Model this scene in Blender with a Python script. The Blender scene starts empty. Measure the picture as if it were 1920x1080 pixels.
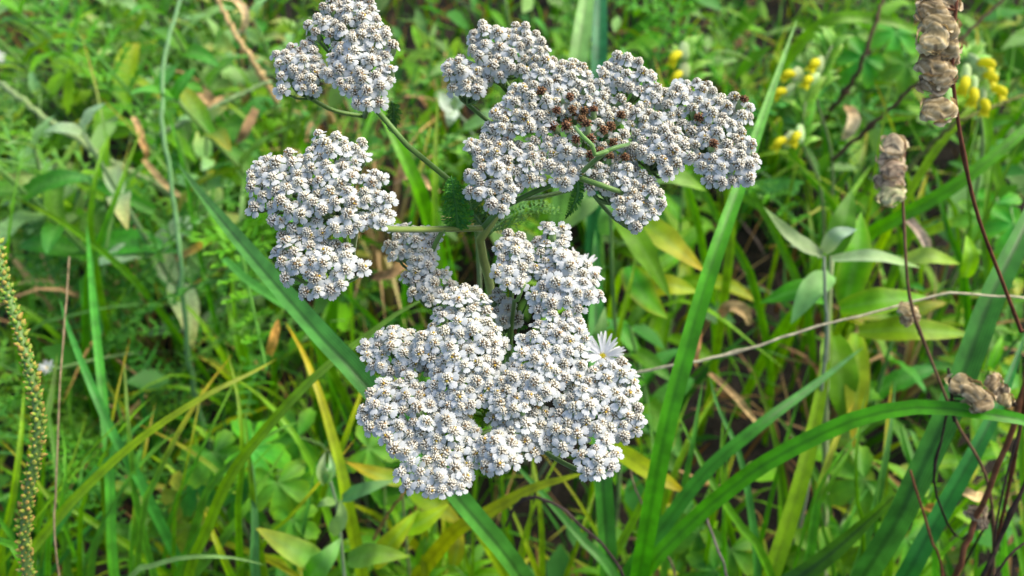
import bpy, math, random
import numpy as np
from mathutils import Vector, Matrix, Euler, Quaternion

random.seed(11)
RNG = np.random.default_rng(11)
scene = bpy.context.scene

# ---------------------------------------------------------------- camera
HC = 0.72                      # camera height above the soil
PITCH = math.radians(47)       # looking down by this much
F = 1663.0                     # focal length in pixels of the 1920 px wide photograph
cam_data = bpy.data.cameras.new('camera')
cam = bpy.data.objects.new('camera', cam_data)
scene.collection.objects.link(cam)
cam.location = (0, 0, HC)
cam.rotation_euler = (math.pi / 2 - PITCH, 0, 0)
cam_data.sensor_width = 36
cam_data.lens = 36 * F / 1920
cam_data.clip_start = 0.01
cam_data.clip_end = 200
cam_data.dof.use_dof = True
cam_data.dof.focus_distance = 0.283
cam_data.dof.aperture_fstop = cam_data.lens / 2.5      # aperture 2.5 mm wide
scene.camera = cam

# ---------------------------------------------------------------- sky and sun
SUN_EL, SUN_AZ = math.radians(50), math.radians(70)     # azimuth measured clockwise from +Y
world = bpy.data.worlds.new('World')
scene.world = world
world.use_nodes = True
wn = world.node_tree
sky = wn.nodes.new('ShaderNodeTexSky')
sky.sky_type = 'NISHITA'
sky.sun_disc = False
sky.sun_elevation = SUN_EL
sky.sun_rotation = SUN_AZ
sky.air_density = 1.0
sky.dust_density = 4.0
sky.ozone_density = 0.6
bg = wn.nodes['Background']
bg.inputs['Strength'].default_value = 0.15
wn.links.new(sky.outputs[0], bg.inputs['Color'])
sd = bpy.data.lights.new('sun', 'SUN')
sd.energy = 1.5
sd.angle = math.radians(20)
sd.color = (1.0, 0.91, 0.76)
sun = bpy.data.objects.new('sun', sd)
scene.collection.objects.link(sun)
sv = Vector((math.sin(SUN_AZ) * math.cos(SUN_EL), math.cos(SUN_AZ) * math.cos(SUN_EL), math.sin(SUN_EL)))
sun.rotation_euler = sv.to_track_quat('Z', 'Y').to_euler()
scene.view_settings.view_transform = 'Standard'
scene.view_settings.look = 'None'
scene.view_settings.exposure = 1.08
scene.view_settings.gamma = 1.0
scene.view_settings.use_curve_mapping = False
scene.cycles.use_denoising = True
scene.cycles.max_bounces = 8
scene.cycles.transmission_bounces = 4

# ---------------------------------------------------------------- helpers: picture geometry
CAM = Vector((0, 0, HC))
FWD = Vector((0, math.cos(PITCH), -math.sin(PITCH)))
UP = Vector((0, math.sin(PITCH), math.cos(PITCH)))


def ray(px, py):
    return FWD + Vector((1, 0, 0)) * ((px - 960) / F) + UP * ((540 - py) / F)


def at(px, py, d):
    return CAM + ray(px, py) * d


def proj(p):
    v = Vector(p) - CAM
    d = v.dot(FWD)
    return 960 + F * v.x / d, 540 - F * v.dot(UP) / d, d


def V(*a):
    return Vector(a)


def lerp(a, b, t):
    return a + (b - a) * t


def mix(c1, c2, t):
    return tuple(lerp(a, b, t) for a, b in zip(c1, c2))


def spline(pts, n):
    """Catmull-Rom through pts, n+1 points"""
    P = [Vector(p) for p in pts]
    if len(P) == 2:
        return [P[0].lerp(P[1], i / n) for i in range(n + 1)]
    P = [P[0] * 2 - P[1]] + P + [P[-1] * 2 - P[-2]]
    m = len(P) - 3
    # parametrise by chord length
    L = [0]
    for i in range(1, m + 1):
        L.append(L[-1] + (P[i + 1] - P[i]).length)
    out = []
    for k in range(n + 1):
        s = L[-1] * k / n
        i = 0
        while i < m - 1 and s > L[i + 1]:
            i += 1
        t = (s - L[i]) / max(L[i + 1] - L[i], 1e-9)
        a, b, c, d = P[i], P[i + 1], P[i + 2], P[i + 3]
        out.append(0.5 * ((2 * b) + (c - a) * t + (2 * a - 5 * b + 4 * c - d) * t * t + (3 * b - a - 3 * c + d) * t ** 3))
    return out


# ---------------------------------------------------------------- helpers: meshes
class MB:
    def __init__(self):
        self.v, self.f, self.c, self.s, self.m = [], [], [], [], []

    def add(self, p, col, s=0.0):
        self.v.append(tuple(p))
        self.c.append((col[0], col[1], col[2], 1.0))
        self.s.append(s)
        return len(self.v) - 1

    def face(self, idx, m=0):
        self.f.append(tuple(idx))
        self.m.append(m)

    def tube(self, path, radii, col, sides=6, m=0, cap=True):
        n = len(path)
        colf = col if callable(col) else (lambda t: col)
        radf = radii if callable(radii) else (lambda t: radii)
        up = V(0, 0, 1)
        rows = []
        prev = None
        for i, p in enumerate(path):
            t = i / (n - 1)
            tan = (path[min(i + 1, n - 1)] - path[max(i - 1, 0)]).normalized()
            if prev is None:
                a = tan.orthogonal().normalized()
            else:
                a = (prev - tan * prev.dot(tan)).normalized()
            prev = a
            b = tan.cross(a)
            r = radf(t)
            rows.append([self.add(p + (a * math.cos(k * 2 * math.pi / sides) + b * math.sin(k * 2 * math.pi / sides)) * r, colf(t), k / sides) for k in range(sides)])
        for i in range(n - 1):
            for k in range(sides):
                k2 = (k + 1) % sides
                self.face((rows[i][k], rows[i][k2], rows[i + 1][k2], rows[i + 1][k]), m)
        if cap:
            self.face(rows[0][::-1], m)
            self.face(rows[-1], m)

    def sheet(self, path, width, normal, col, across=3, fold=0.25, m=0, ripple=0.0, seed=0):
        """a thin leaf along path; width(t) full width; normal: way the upper side looks; fold: depth of the V over the width"""
        n = len(path)
        rows = []
        for i, p in enumerate(path):
            t = i / (n - 1)
            tan = (path[min(i + 1, n - 1)] - path[max(i - 1, 0)]).normalized()
            nr = normal(t) if callable(normal) else normal
            side = tan.cross(nr)
            if side.length < 1e-6:
                side = tan.orthogonal()
            side.normalize()
            nn = side.cross(tan).normalized()
            w = width(t)
            row = []
            for k in range(across):
                s = 2 * k / (across - 1) - 1
                rip = ripple * w * math.sin(t * 17 + s * 2 + seed) * abs(s)
                row.append(self.add(p + side * (s * w / 2) + nn * (abs(s) ** 1.3 * fold * w / 2 + rip), col(t, s), s))
            rows.append(row)
        for i in range(n - 1):
            for k in range(across - 1):
                self.face((rows[i][k], rows[i][k + 1], rows[i + 1][k + 1], rows[i + 1][k]), m)

    def mesh(self, name, mats, smooth=True):
        me = bpy.data.meshes.new(name)
        me.from_pydata(self.v, [], self.f)
        finish(me, np.array(self.c, dtype=np.float32), np.array(self.s, dtype=np.float32), mats, smooth)
        if len(mats) > 1:
            me.polygons.foreach_set('material_index', self.m)
        return me


def finish(me, cols, ss, mats, smooth=True):
    a = me.attributes.new('col', 'FLOAT_COLOR', 'POINT')
    a.data.foreach_set('color', cols.ravel())
    b = me.attributes.new('across', 'FLOAT', 'POINT')
    b.data.foreach_set('value', ss)
    for mt in mats:
        me.materials.append(mt)
    if smooth:
        me.polygons.foreach_set('use_smooth', [True] * len(me.polygons))
    me.update()


COL = scene.collection


def link(name, me, parent=None, loc=(0, 0, 0), mat=None):
    o = bpy.data.objects.new(name, me)
    COL.objects.link(o)
    if parent is not None:
        o.parent = parent
    if mat is not None:
        o.matrix_basis = mat
    else:
        o.location = loc
    return o


def empty(name, loc):
    o = bpy.data.objects.new(name, None)
    o.empty_display_size = 0.01
    COL.objects.link(o)
    o.location = loc
    return o


def tag(o, label, cat, group=None):
    o['label'] = label
    o['category'] = cat
    if group:
        o['group'] = group
    return o


def frame(z, spin=0.0):
    """rotation matrix whose z axis is z"""
    z = Vector(z).normalized()
    q = z.to_track_quat('Z', 'Y')
    return q.to_matrix() @ Matrix.Rotation(spin, 3, 'Z')


def place(p, rot3, s=1.0):
    return Matrix.Translation(Vector(p)) @ rot3.to_4x4() @ Matrix.Diagonal((s, s, s, 1))


# ---------------------------------------------------------------- materials
def plant_mat(name, rough=0.5, sat=1.0, gain=1.0, transl=0.3, spec=0.35, hue=0.02, val=0.25, noise=120.0, veins=0.0, bump=0.15, nvar=0.35, ttint=(1.0, 1.0, 0.5), sheen=0.0):
    m = bpy.data.materials.new(name)
    m.use_nodes = True
    nt = m.node_tree
    N, L = nt.nodes, nt.links
    out, pb = N['Material Output'], N['Principled BSDF']
    at_ = N.new('ShaderNodeAttribute'); at_.attribute_name = 'col'
    oi = N.new('ShaderNodeObjectInfo')
    tc = N.new('ShaderNodeTexCoord')
    nz = N.new('ShaderNodeTexNoise'); nz.inputs['Scale'].default_value = noise; nz.inputs['Detail'].default_value = 5
    L.new(tc.outputs['Object'], nz.inputs['Vector'])
    hsv = N.new('ShaderNodeHueSaturation')
    mh = N.new('ShaderNodeMapRange'); mh.inputs['To Min'].default_value = 0.5 - hue; mh.inputs['To Max'].default_value = 0.5 + hue
    L.new(oi.outputs['Random'], mh.inputs['Value']); L.new(mh.outputs[0], hsv.inputs['Hue'])
    mul = N.new('ShaderNodeMath'); mul.operation = 'MULTIPLY'; mul.inputs[1].default_value = 7.31
    fr = N.new('ShaderNodeMath'); fr.operation = 'FRACT'
    L.new(oi.outputs['Random'], mul.inputs[0]); L.new(mul.outputs[0], fr.inputs[0])
    mv = N.new('ShaderNodeMapRange'); mv.inputs['To Min'].default_value = 1 - val; mv.inputs['To Max'].default_value = 1 + val
    L.new(fr.outputs[0], mv.inputs['Value'])
    mn = N.new('ShaderNodeMapRange'); mn.inputs['From Min'].default_value = 0.3; mn.inputs['From Max'].default_value = 0.7
    mn.inputs['To Min'].default_value = 1 - nvar; mn.inputs['To Max'].default_value = 1 + nvar
    L.new(nz.outputs['Fac'], mn.inputs['Value'])
    mm = N.new('ShaderNodeMath'); mm.operation = 'MULTIPLY'
    L.new(mv.outputs[0], mm.inputs[0]); L.new(mn.outputs[0], mm.inputs[1])
    last = mm.outputs[0]
    hgt = nz.outputs['Fac']
    if veins > 0:
        aa = N.new('ShaderNodeAttribute'); aa.attribute_name = 'across'
        sm = N.new('ShaderNodeMath'); sm.operation = 'MULTIPLY'; sm.inputs[1].default_value = 31
        sn = N.new('ShaderNodeMath'); sn.operation = 'SINE'
        L.new(aa.outputs['Fac'], sm.inputs[0]); L.new(sm.outputs[0], sn.inputs[0])
        vr = N.new('ShaderNodeMapRange'); vr.inputs['From Min'].default_value = -1
        vr.inputs['To Min'].default_value = 1 - veins; vr.inputs['To Max'].default_value = 1 + veins * 0.6
        L.new(sn.outputs[0], vr.inputs['Value'])
        m2 = N.new('ShaderNodeMath'); m2.operation = 'MULTIPLY'
        L.new(last, m2.inputs[0]); L.new(vr.outputs[0], m2.inputs[1])
        last = m2.outputs[0]
        ad = N.new('ShaderNodeMath'); ad.operation = 'ADD'
        L.new(hgt, ad.inputs[0]); L.new(vr.outputs[0], ad.inputs[1])
        hgt = ad.outputs[0]
    gn_ = N.new('ShaderNodeMath'); gn_.operation = 'MULTIPLY'; gn_.inputs[1].default_value = gain
    L.new(last, gn_.inputs[0]); L.new(gn_.outputs[0], hsv.inputs['Value'])
    hsv.inputs['Saturation'].default_value = sat
    L.new(at_.outputs['Color'], hsv.inputs['Color'])
    L.new(hsv.outputs[0], pb.inputs['Base Color'])
    pb.inputs['Roughness'].default_value = rough
    pb.inputs['Specular IOR Level'].default_value = spec
    if sheen:
        pb.inputs['Sheen Weight'].default_value = sheen
    if bump:
        bp = N.new('ShaderNodeBump'); bp.inputs['Strength'].default_value = bump; bp.inputs['Distance'].default_value = 0.0006
        L.new(hgt, bp.inputs['Height']); L.new(bp.outputs[0], pb.inputs['Normal'])
    if transl:
        tr = N.new('ShaderNodeBsdfTranslucent')
        tm = N.new('ShaderNodeMix'); tm.data_type = 'RGBA'; tm.blend_type = 'MULTIPLY'; tm.inputs[0].default_value = 1.0
        tm.inputs[7].default_value = (*ttint, 1)
        L.new(hsv.outputs[0], tm.inputs[6]); L.new(tm.outputs[2], tr.inputs['Color'])
        ms = N.new('ShaderNodeMixShader'); ms.inputs[0].default_value = transl
        L.new(pb.outputs[0], ms.inputs[1]); L.new(tr.outputs[0], ms.inputs[2]); L.new(ms.outputs[0], out.inputs['Surface'])
    return m


M_BLADE = plant_mat('grass_blade_surface', rough=0.45, sat=1.1, gain=1.42, transl=0.4, veins=0.32, hue=0.012, val=0.16, noise=90, nvar=0.32)
M_LEAF = plant_mat('leaf_surface', rough=0.55, sat=1.08, gain=1.42, transl=0.4, veins=0.08, hue=0.018, val=0.22, noise=90, nvar=0.28, bump=0.4)
M_STEM = plant_mat('stem_surface', rough=0.5, transl=0.0, veins=0.1, hue=0.01, val=0.1, noise=160, nvar=0.2, sheen=0.2)
M_PETAL = plant_mat('petal_surface', rough=0.6, transl=0.4, spec=0.2, hue=0.0, val=0.05, noise=700, nvar=0.05, ttint=(1, 1, 1), bump=0.1)
M_FLORET = plant_mat('floret_surface', rough=0.8, transl=0.0, spec=0.1, hue=0.01, val=0.14, noise=900, nvar=0.25, bump=0)
M_DRY = plant_mat('dry_plant_surface', gain=1.25, rough=0.75, transl=0.2, spec=0.15, hue=0.01, val=0.2, noise=200, nvar=0.45, veins=0.12, ttint=(1, 0.85, 0.6), bump=0.5)
M_STUFF = plant_mat('undergrowth_surface', rough=0.55, sat=1.08, gain=1.35, transl=0.4, hue=0.0, val=0.0, noise=40, nvar=0.25, bump=0)

soil = bpy.data.materials.new('soil_surface')
soil.use_nodes = True
_n, _l = soil.node_tree.nodes, soil.node_tree.links
_nz = _n.new('ShaderNodeTexNoise'); _nz.inputs['Scale'].default_value = 55; _nz.inputs['Detail'].default_value = 9
_cr = _n.new('ShaderNodeValToRGB')
_cr.color_ramp.elements[0].color = (0.006, 0.0045, 0.003, 1); _cr.color_ramp.elements[1].color = (0.028, 0.02, 0.012, 1)
_cr.color_ramp.elements[0].position = 0.3; _cr.color_ramp.elements[1].position = 0.75
_tc = _n.new('ShaderNodeTexCoord')
_l.new(_tc.outputs['Object'], _nz.inputs['Vector']); _l.new(_nz.outputs['Fac'], _cr.inputs[0])
_l.new(_cr.outputs[0], _n['Principled BSDF'].inputs['Base Color'])
_n['Principled BSDF'].inputs['Roughness'].default_value = 0.95
_bp = _n.new('ShaderNodeBump'); _bp.inputs['Distance'].default_value = 0.01
_l.new(_nz.outputs['Fac'], _bp.inputs['Height']); _l.new(_bp.outputs[0], _n['Principled BSDF'].inputs['Normal'])

# palette (base colours of the plants themselves)
G_FRESH = (0.105, 0.285, 0.016)
G_MID = (0.070, 0.205, 0.018)
G_DEEP = (0.030, 0.110, 0.018)
G_BLUE = (0.062, 0.21, 0.042)
G_PALE = (0.19, 0.34, 0.11)
G_SILVER = (0.28, 0.38, 0.22)
G_YELLOW = (0.27, 0.33, 0.025)
G_LIME = (0.17, 0.33, 0.025)
YELLOWED = (0.42, 0.30, 0.04)
STRAW = (0.42, 0.30, 0.14)
TAN = (0.30, 0.18, 0.08)
BROWN = (0.12, 0.065, 0.03)
DARKTWIG = (0.035, 0.024, 0.018)
REDSTEM = (0.13, 0.055, 0.025)
STEMG = (0.10, 0.215, 0.035)

# ---------------------------------------------------------------- ground
gn = 80
gx = np.concatenate([[-60, -20, -6], np.linspace(-2.5, 2.5, gn), [6, 20, 60]])
gy = np.concatenate([[-60, -20, -6], np.linspace(-2.0, 3.5, gn), [6, 20, 60]])
X, Y = np.meshgrid(gx, gy)
Z = 0.008 * np.sin(X * 9 + 1) * np.cos(Y * 7) + 0.005 * np.sin(X * 23 + Y * 17) - 0.008
gm = bpy.data.meshes.new('ground')
nx = len(gx)
quads = [(j * nx + i, j * nx + i + 1, (j + 1) * nx + i + 1, (j + 1) * nx + i) for j in range(len(gy) - 1) for i in range(nx - 1)]
gm.from_pydata(np.stack([X.ravel(), Y.ravel(), Z.ravel()], 1).tolist(), [], quads)
gm.materials.append(soil)
gm.polygons.foreach_set('use_smooth', [True] * len(gm.polygons))
ground = link('ground', gm)
ground['kind'] = 'structure'


# ---------------------------------------------------------------- undergrowth nobody could count
def blade_mass(name, n, xr, yr, hr, wr, palette, lean, label, keep=None, z0=0.0, seed=1):
    r = np.random.default_rng(seed)
    K = 5
    x = r.uniform(*xr, n); y = r.uniform(*yr, n)
    h = r.uniform(*hr, n)
    if keep is not None:
        k = keep(x, y, h, r)
        x, y, h = x[k], y[k], h[k]
        n = len(x)
    az = r.uniform(0, 2 * np.pi, n)
    ln = r.uniform(0.15, lean, n)
    w = r.uniform(*wr, n)
    face = az + np.pi / 2 + r.normal(0, 0.5, n)
    pal = np.array(palette, dtype=float)
    c = pal[r.integers(0, len(pal), n)] * r.uniform(0.65, 1.3, (n, 1))
    t = np.linspace(0, 1, K)
    bend = ln[:, None] * t ** 1.8
    px = x[:, None] + np.cos(az)[:, None] * bend * h[:, None]
    py = y[:, None] + np.sin(az)[:, None] * bend * h[:, None]
    pz = z0 + h[:, None] * (t - 0.28 * ln[:, None] * t ** 3)
    ww = w[:, None] * (np.sin(np.pi * (0.25 + 0.75 * t)) ** 0.8 + 0.03)[None]
    sx, sy = np.cos(face)[:, None] * ww / 2, np.sin(face)[:, None] * ww / 2
    verts = np.empty((n, K, 2, 3))
    verts[:, :, 0] = np.stack([px - sx, py - sy, pz], -1)
    verts[:, :, 1] = np.stack([px + sx, py + sy, pz], -1)
    idx = np.arange(n * K * 2).reshape(n, K, 2)
    quads = np.stack([idx[:, :-1, 0], idx[:, :-1, 1], idx[:, 1:, 1], idx[:, 1:, 0]], -1).reshape(-1, 4)
    me = np_mesh(name, verts.reshape(-1, 3), quads)
    cols = np.ones((n, K, 2, 4), dtype=np.float32)
    cols[..., :3] = c[:, None, None, :]
    ss = np.tile(np.array([-1, 1], dtype=np.float32), n * K)
    finish(me, cols.reshape(-1, 4), ss, [M_STUFF])
    o = link(name, me)
    o['kind'] = 'stuff'; o['label'] = label; o['category'] = 'undergrowth'
    return o


def np_mesh(name, verts, quads):
    me = bpy.data.meshes.new(name)
    me.vertices.add(len(verts)); me.vertices.foreach_set('co', verts.astype(np.float32).ravel())
    nq = len(quads)
    me.loops.add(nq * 4); me.loops.foreach_set('vertex_index', quads.astype(np.int32).ravel())
    me.polygons.add(nq)
    me.polygons.foreach_set('loop_start', np.arange(0, nq * 4, 4, dtype=np.int32))
    me.update(calc_edges=True)
    return me


def leaf_mass(name, n, xr, yr, zr, lr, ratio, palette, label, keep=None, seed=2, tilt=0.6):
    """small ovate leaves: 6 quads each, folded along the midrib"""
    r = np.random.default_rng(seed)
    x = r.uniform(*xr, n); y = r.uniform(*yr, n)
    z = zr[0] + (zr[1] - zr[0]) * r.beta(2.0, 1.6, n)
    if keep is not None:
        k = keep(x, y, z, r)
        x, y, z = x[k], y[k], z[k]
        n = len(x)
    Lg = r.uniform(*lr, n)
    wd = Lg * r.uniform(ratio[0], ratio[1], n)
    az = r.uniform(0, 2 * np.pi, n); pt = r.normal(-0.15, tilt, n); rl = r.normal(0, 0.5, n)
    prof = np.array([0.15, 0.85, 0.95, 0.04]); T = np.array([0, 0.3, 0.62, 1.0])
    u = np.stack([np.cos(az) * np.cos(pt), np.sin(az) * np.cos(pt), np.sin(pt)], -1)
    s0 = np.stack([-np.sin(az), np.cos(az), np.zeros(n)], -1)
    up = np.cross(u, s0)
    s = s0 * np.cos(rl)[:, None] + up * np.sin(rl)[:, None]
    nn = np.cross(u, s)
    base = np.stack([x, y, z], -1)
    verts = np.empty((n, 4, 3, 3))
    for i in range(4):
        ctr = base + u * (T[i] * Lg)[:, None] - nn * (0.22 * T[i] ** 2 * Lg)[:, None]
        for k, q in enumerate((-1, 0, 1)):
            verts[:, i, k] = ctr + s * (q * prof[i] * wd / 2)[:, None] + nn * (abs(q) * 0.25 * prof[i] * wd / 2)[:, None]
    idx = np.arange(n * 12).reshape(n, 4, 3)
    qd = [np.stack([idx[:, i, k], idx[:, i, k + 1], idx[:, i + 1, k + 1], idx[:, i + 1, k]], -1) for i in range(3) for k in range(2)]
    me = np_mesh(name, verts.reshape(-1, 3), np.stack(qd, 1).reshape(-1, 4))
    pal = np.array(palette, dtype=float)
    c = pal[r.integers(0, len(pal), n)] * r.uniform(0.65, 1.3, (n, 1))
    cols = np.ones((n, 12, 4), dtype=np.float32); cols[..., :3] = c[:, None, :]
    finish(me, cols.reshape(-1, 4), np.tile(np.array([-1, 0, 1], dtype=np.float32), n * 4), [M_STUFF])
    o = link(name, me)
    o['kind'] = 'stuff'; o['label'] = label; o['category'] = 'undergrowth'
    return o


def hmax(y, margin=0.60):
    """tallest undergrowth that stays well behind the flowers as seen when standing here"""
    return HC - (margin - math.cos(PITCH) * y) / math.sin(PITCH)


def keep_low(x, y, h, r):
    return (h < HC - (0.62 - math.cos(PITCH) * y) / math.sin(PITCH)) & (r.uniform(0, 1, len(x)) > 0.7 * hollow(x, y))


AX, AY = (-1.5, 1.5), (-0.15, 2.2)
HOLLOWS = [at(1385, 560, 0.93), at(1400, 760, 0.83), at(1390, 660, 0.88), at(1440, 880, 0.79), at(1690, 480, 0.95)]


def hollow(x, y):
    """bare shaded spots between the tussocks: 1 in their middle, 0 outside"""
    f = np.zeros_like(x)
    for c in HOLLOWS:
        f = np.maximum(f, 1 - np.clip((np.hypot(x - c.x, (y - c.y) * 0.8) - 0.035) / 0.05, 0, 1))
    return f


def patchy(a, b, ph, lo=0.0, everywhere=False):
    def k(x, y, h, r):
        if everywhere:
            return (h < HC - (0.62 - math.cos(PITCH) * y) / math.sin(PITCH)) & (r.uniform(0, 1, len(x)) < 0.45 + 0.55 * hollow(x, y))
        f = 0.5 + 0.5 * np.sin(x * a + ph) * np.cos(y * b + 1.7 * ph)
        return keep_low(x, y, h, r) & (r.uniform(0, 1, len(x)) < lo + (1 - lo) * f)
    return k


blade_mass('undergrowth_grass', 8000, AX, AY, (0.05, 0.14), (0.003, 0.008), [G_MID, G_DEEP, G_FRESH, G_BLUE, G_DEEP, G_YELLOW], 1.1,
           'short mixed green grass covering the soil under the taller plants', keep_low, seed=3)
blade_mass('undergrowth_straw', 4500, AX, AY, (0.04, 0.16), (0.002, 0.0045), [STRAW, TAN, BROWN, BROWN, TAN, DARKTWIG], 1.8,
           'dry straw and withered blades tangled low in the meadow', patchy(7, 6, 0.9, 0.15, True), seed=4)
leaf_mass('undergrowth_leaves', 4000, AX, AY, (0.01, 0.16), (0.015, 0.045), (0.4, 0.65), [G_MID, G_DEEP, G_BLUE, G_FRESH, G_PALE],
          'mass of small green leaves low in the meadow', patchy(5, 4, 2.2, 0.25), seed=5)
leaf_mass('background_leaves', 4200, AX, (0.62, 2.2), (0.03, 0.20), (0.025, 0.065), (0.25, 0.5), [G_FRESH, G_PALE, G_MID, G_LIME, G_PALE, G_BLUE],
          'mass of mixed bright green leaves in the meadow beyond the flowers', keep_low, seed=15)
leaf_mass('leaf_litter', 2500, AX, AY, (0.0, 0.05), (0.015, 0.04), (0.2, 0.5), [TAN, BROWN, STRAW, BROWN],
          'brown leaf litter lying on the soil', None, seed=6)

# ---------------------------------------------------------------- yarrow
# flower heads: prototypes in metres, axis +z, ray petals around z = 0
WHITE = (0.61, 0.655, 0.665)
CREAM = (0.71, 0.69, 0.55)


def head_mesh(name, r, style):
    mb = MB()
    g1, g2 = (0.12, 0.22, 0.06), (0.20, 0.30, 0.11)
    # involucre: overlapping green cup
    prof = [(-4.4, 0.35), (-3.9, 0.95), (-2.6, 1.3), (-1.0, 1.38), (0.0, 1.25)]
    S = 8
    rows = []
    for z, rr in prof:
        rows.append([mb.add((rr * 1e-3 * math.cos(k * 2 * math.pi / S), rr * 1e-3 * math.sin(k * 2 * math.pi / S), z * 1e-3), mix(g1, g2, k % 2)) for k in range(S)])
    for i in range(len(rows) - 1):
        for k in range(S):
            mb.face((rows[i][k], rows[i][(k + 1) % S], rows[i + 1][(k + 1) % S], rows[i + 1][k]), 2)
    old = style == 'brown'
    tall = {'fresh': 0.85, 'ripe': 1.75, 'brown': 1.5, 'half': 1.3}[style]
    rd = {'fresh': 1.30, 'ripe': 1.55, 'brown': 1.35, 'half': 1.42}[style]
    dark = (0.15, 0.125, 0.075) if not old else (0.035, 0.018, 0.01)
    # dome
    DS = 10
    rows = []
    for j, a in enumerate((0.0, 0.5, 1.0)):
        rr = rd * math.cos(a * 1.2) * 0.93
        zz = tall * math.sin(a * 1.2) - 0.12
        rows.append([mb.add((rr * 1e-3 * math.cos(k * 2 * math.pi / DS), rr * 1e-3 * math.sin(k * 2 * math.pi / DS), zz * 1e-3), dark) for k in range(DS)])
    for i in range(2):
        for k in range(DS):
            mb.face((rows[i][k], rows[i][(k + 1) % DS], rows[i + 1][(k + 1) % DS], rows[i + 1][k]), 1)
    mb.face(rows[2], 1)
    # disc florets: flared little stars on short throats
    nf = {'fresh': 24, 'ripe': 34, 'brown': 20, 'half': 29}[style]
    ga = math.pi * (3 - math.sqrt(5))
    for i in range(nf):
        u = (i + 0.5) / nf
        a = i * ga + r.uniform(-0.25, 0.25)
        pol = math.acos(1 - u * 0.93)
        n = V(math.sin(pol) * math.cos(a), math.sin(pol) * math.sin(a), max(math.cos(pol), 0.05) * 1.0).normalized()
        base = V(rd * math.sin(pol) * math.cos(a), rd * math.sin(pol) * math.sin(a), tall * math.cos(pol) - 0.1) * 1e-3
        hgt = r.uniform(0.28, 0.6) * 1e-3
        R = r.uniform(0.27, 0.38) * 1e-3
        cc = mix(CREAM, (0.78, 0.77, 0.68), r.random())
        if old:
            cc = mix((0.16, 0.075, 0.035), (0.33, 0.19, 0.10), r.random())
        elif r.random() < 0.03:
            cc = (0.40, 0.27, 0.13)
        elif r.random() < 0.015:
            cc = (0.62, 0.44, 0.06)
        t1 = n.orthogonal().normalized(); t2 = n.cross(t1)
        ph = r.uniform(0, 6.28)
        top = []; low = []
        for k in range(5):
            d = t1 * math.cos(ph + k * 1.2566) + t2 * math.sin(ph + k * 1.2566)
            top.append(mb.add(base + n * hgt + d * R * r.uniform(0.85, 1.15), cc))
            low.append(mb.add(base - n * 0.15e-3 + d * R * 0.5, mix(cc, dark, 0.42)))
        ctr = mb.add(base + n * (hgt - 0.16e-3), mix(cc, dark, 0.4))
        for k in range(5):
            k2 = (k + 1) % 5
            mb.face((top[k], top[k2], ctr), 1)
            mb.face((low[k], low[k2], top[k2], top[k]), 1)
    # ray petals, broad with three soft lobes
    npt = 5 if r.random() < 0.8 else r.choice((4, 6))
    a0 = r.uniform(0, 6.28)
    droop = {'fresh': 0.05, 'ripe': 0.6, 'half': 0.3, 'brown': 0.9}[style]
    for k in range(npt):
        if old and r.random() < 0.45:
            continue
        if style == 'ripe' and r.random() < 0.12:
            continue
        a = a0 + k * 2 * math.pi / npt + r.uniform(-0.15, 0.15)
        el = -droop + r.uniform(-0.22, 0.22)
        Lp = r.uniform(1.9, 2.4) * (0.6 if old else 1)
        Wp = r.uniform(2.2, 2.7) * (0.6 if old else 1)
        d = V(math.cos(a), math.sin(a), 0); sd_ = V(-math.sin(a), math.cos(a), 0)
        curl = r.uniform(0.1, 0.5)
        pc = mix(WHITE, (0.68, 0.715, 0.71), r.random())
        if old:
            pc = mix((0.45, 0.36, 0.26), pc, r.random() * 0.8)
        tw = r.uniform(-0.25, 0.25)
        rows = []
        NT, NS = 4, 6
        for i in range(NT + 1):
            t = i / NT
            ww = Wp * (0.42 + 0.62 * math.sin(min(1, t * 1.15) * math.pi * 0.55)) * (1 if t < 0.9 else 0.93)
            row = []
            for j in range(NS + 1):
                s = 2 * j / NS - 1
                lobe = 0.10 * math.cos(s * 3 * math.pi) if i == NT else 0
                ext = t * Lp * (1 - 0.26 * s * s * t) + lobe * Lp * (1 if abs(s) < 0.95 else 0.3)
                z = math.sin(el) * ext - curl * (ext / 2.0) ** 2 * 0.5 - 0.18 * s * s * ww * 0.5 + tw * s * ww * 0.5 * t + 0.05 * math.cos(s * 9)
                p = d * (1.08 + math.cos(el) * ext) + sd_ * (s * ww / 2)
                row.append(mb.add(V(p.x, p.y, z - 0.08) * 1e-3, pc))
            rows.append(row)
        for i in range(NT):
            for j in range(NS):
                mb.face((rows[i][j], rows[i][j + 1], rows[i + 1][j + 1], rows[i + 1][j]), 0)
    return mb.mesh(name, [M_PETAL, M_FLORET, M_STEM])


rh = random.Random(5)
HEADS = {st: [head_mesh('flower_head', rh, st) for _ in range(k)] for st, k in (('fresh', 9), ('half', 7), ('ripe', 8), ('brown', 6))}


def inside(poly, x, y):
    c = False
    j = len(poly) - 1
    for i in range(len(poly)):
        xi, yi = poly[i]; xj, yj = poly[j]
        if (yi > y) != (yj > y) and x < (xj - xi) * (y - yi) / (yj - yi) + xi:
            c = not c
        j = i
    return c


def seg_dist(px, py, ax, ay, bx, by):
    dx, dy = bx - ax, by - ay
    t = max(0, min(1, ((px - ax) * dx + (py - ay) * dy) / (dx * dx + dy * dy + 1e-9)))
    return math.hypot(px - ax - t * dx, py - ay - t * dy)


def edge_dist(poly, x, y):
    return min(seg_dist(x, y, *poly[i - 1], *poly[i]) for i in range(len(poly)))


def zz(pts, s, ox, oy):
    return [(ox + x / s, oy + y / s) for x, y in pts]


def hit(px, py, p0, n):
    d = ray(px, py)
    return CAM + d * ((p0 - CAM).dot(n) / d.dot(n))


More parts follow.
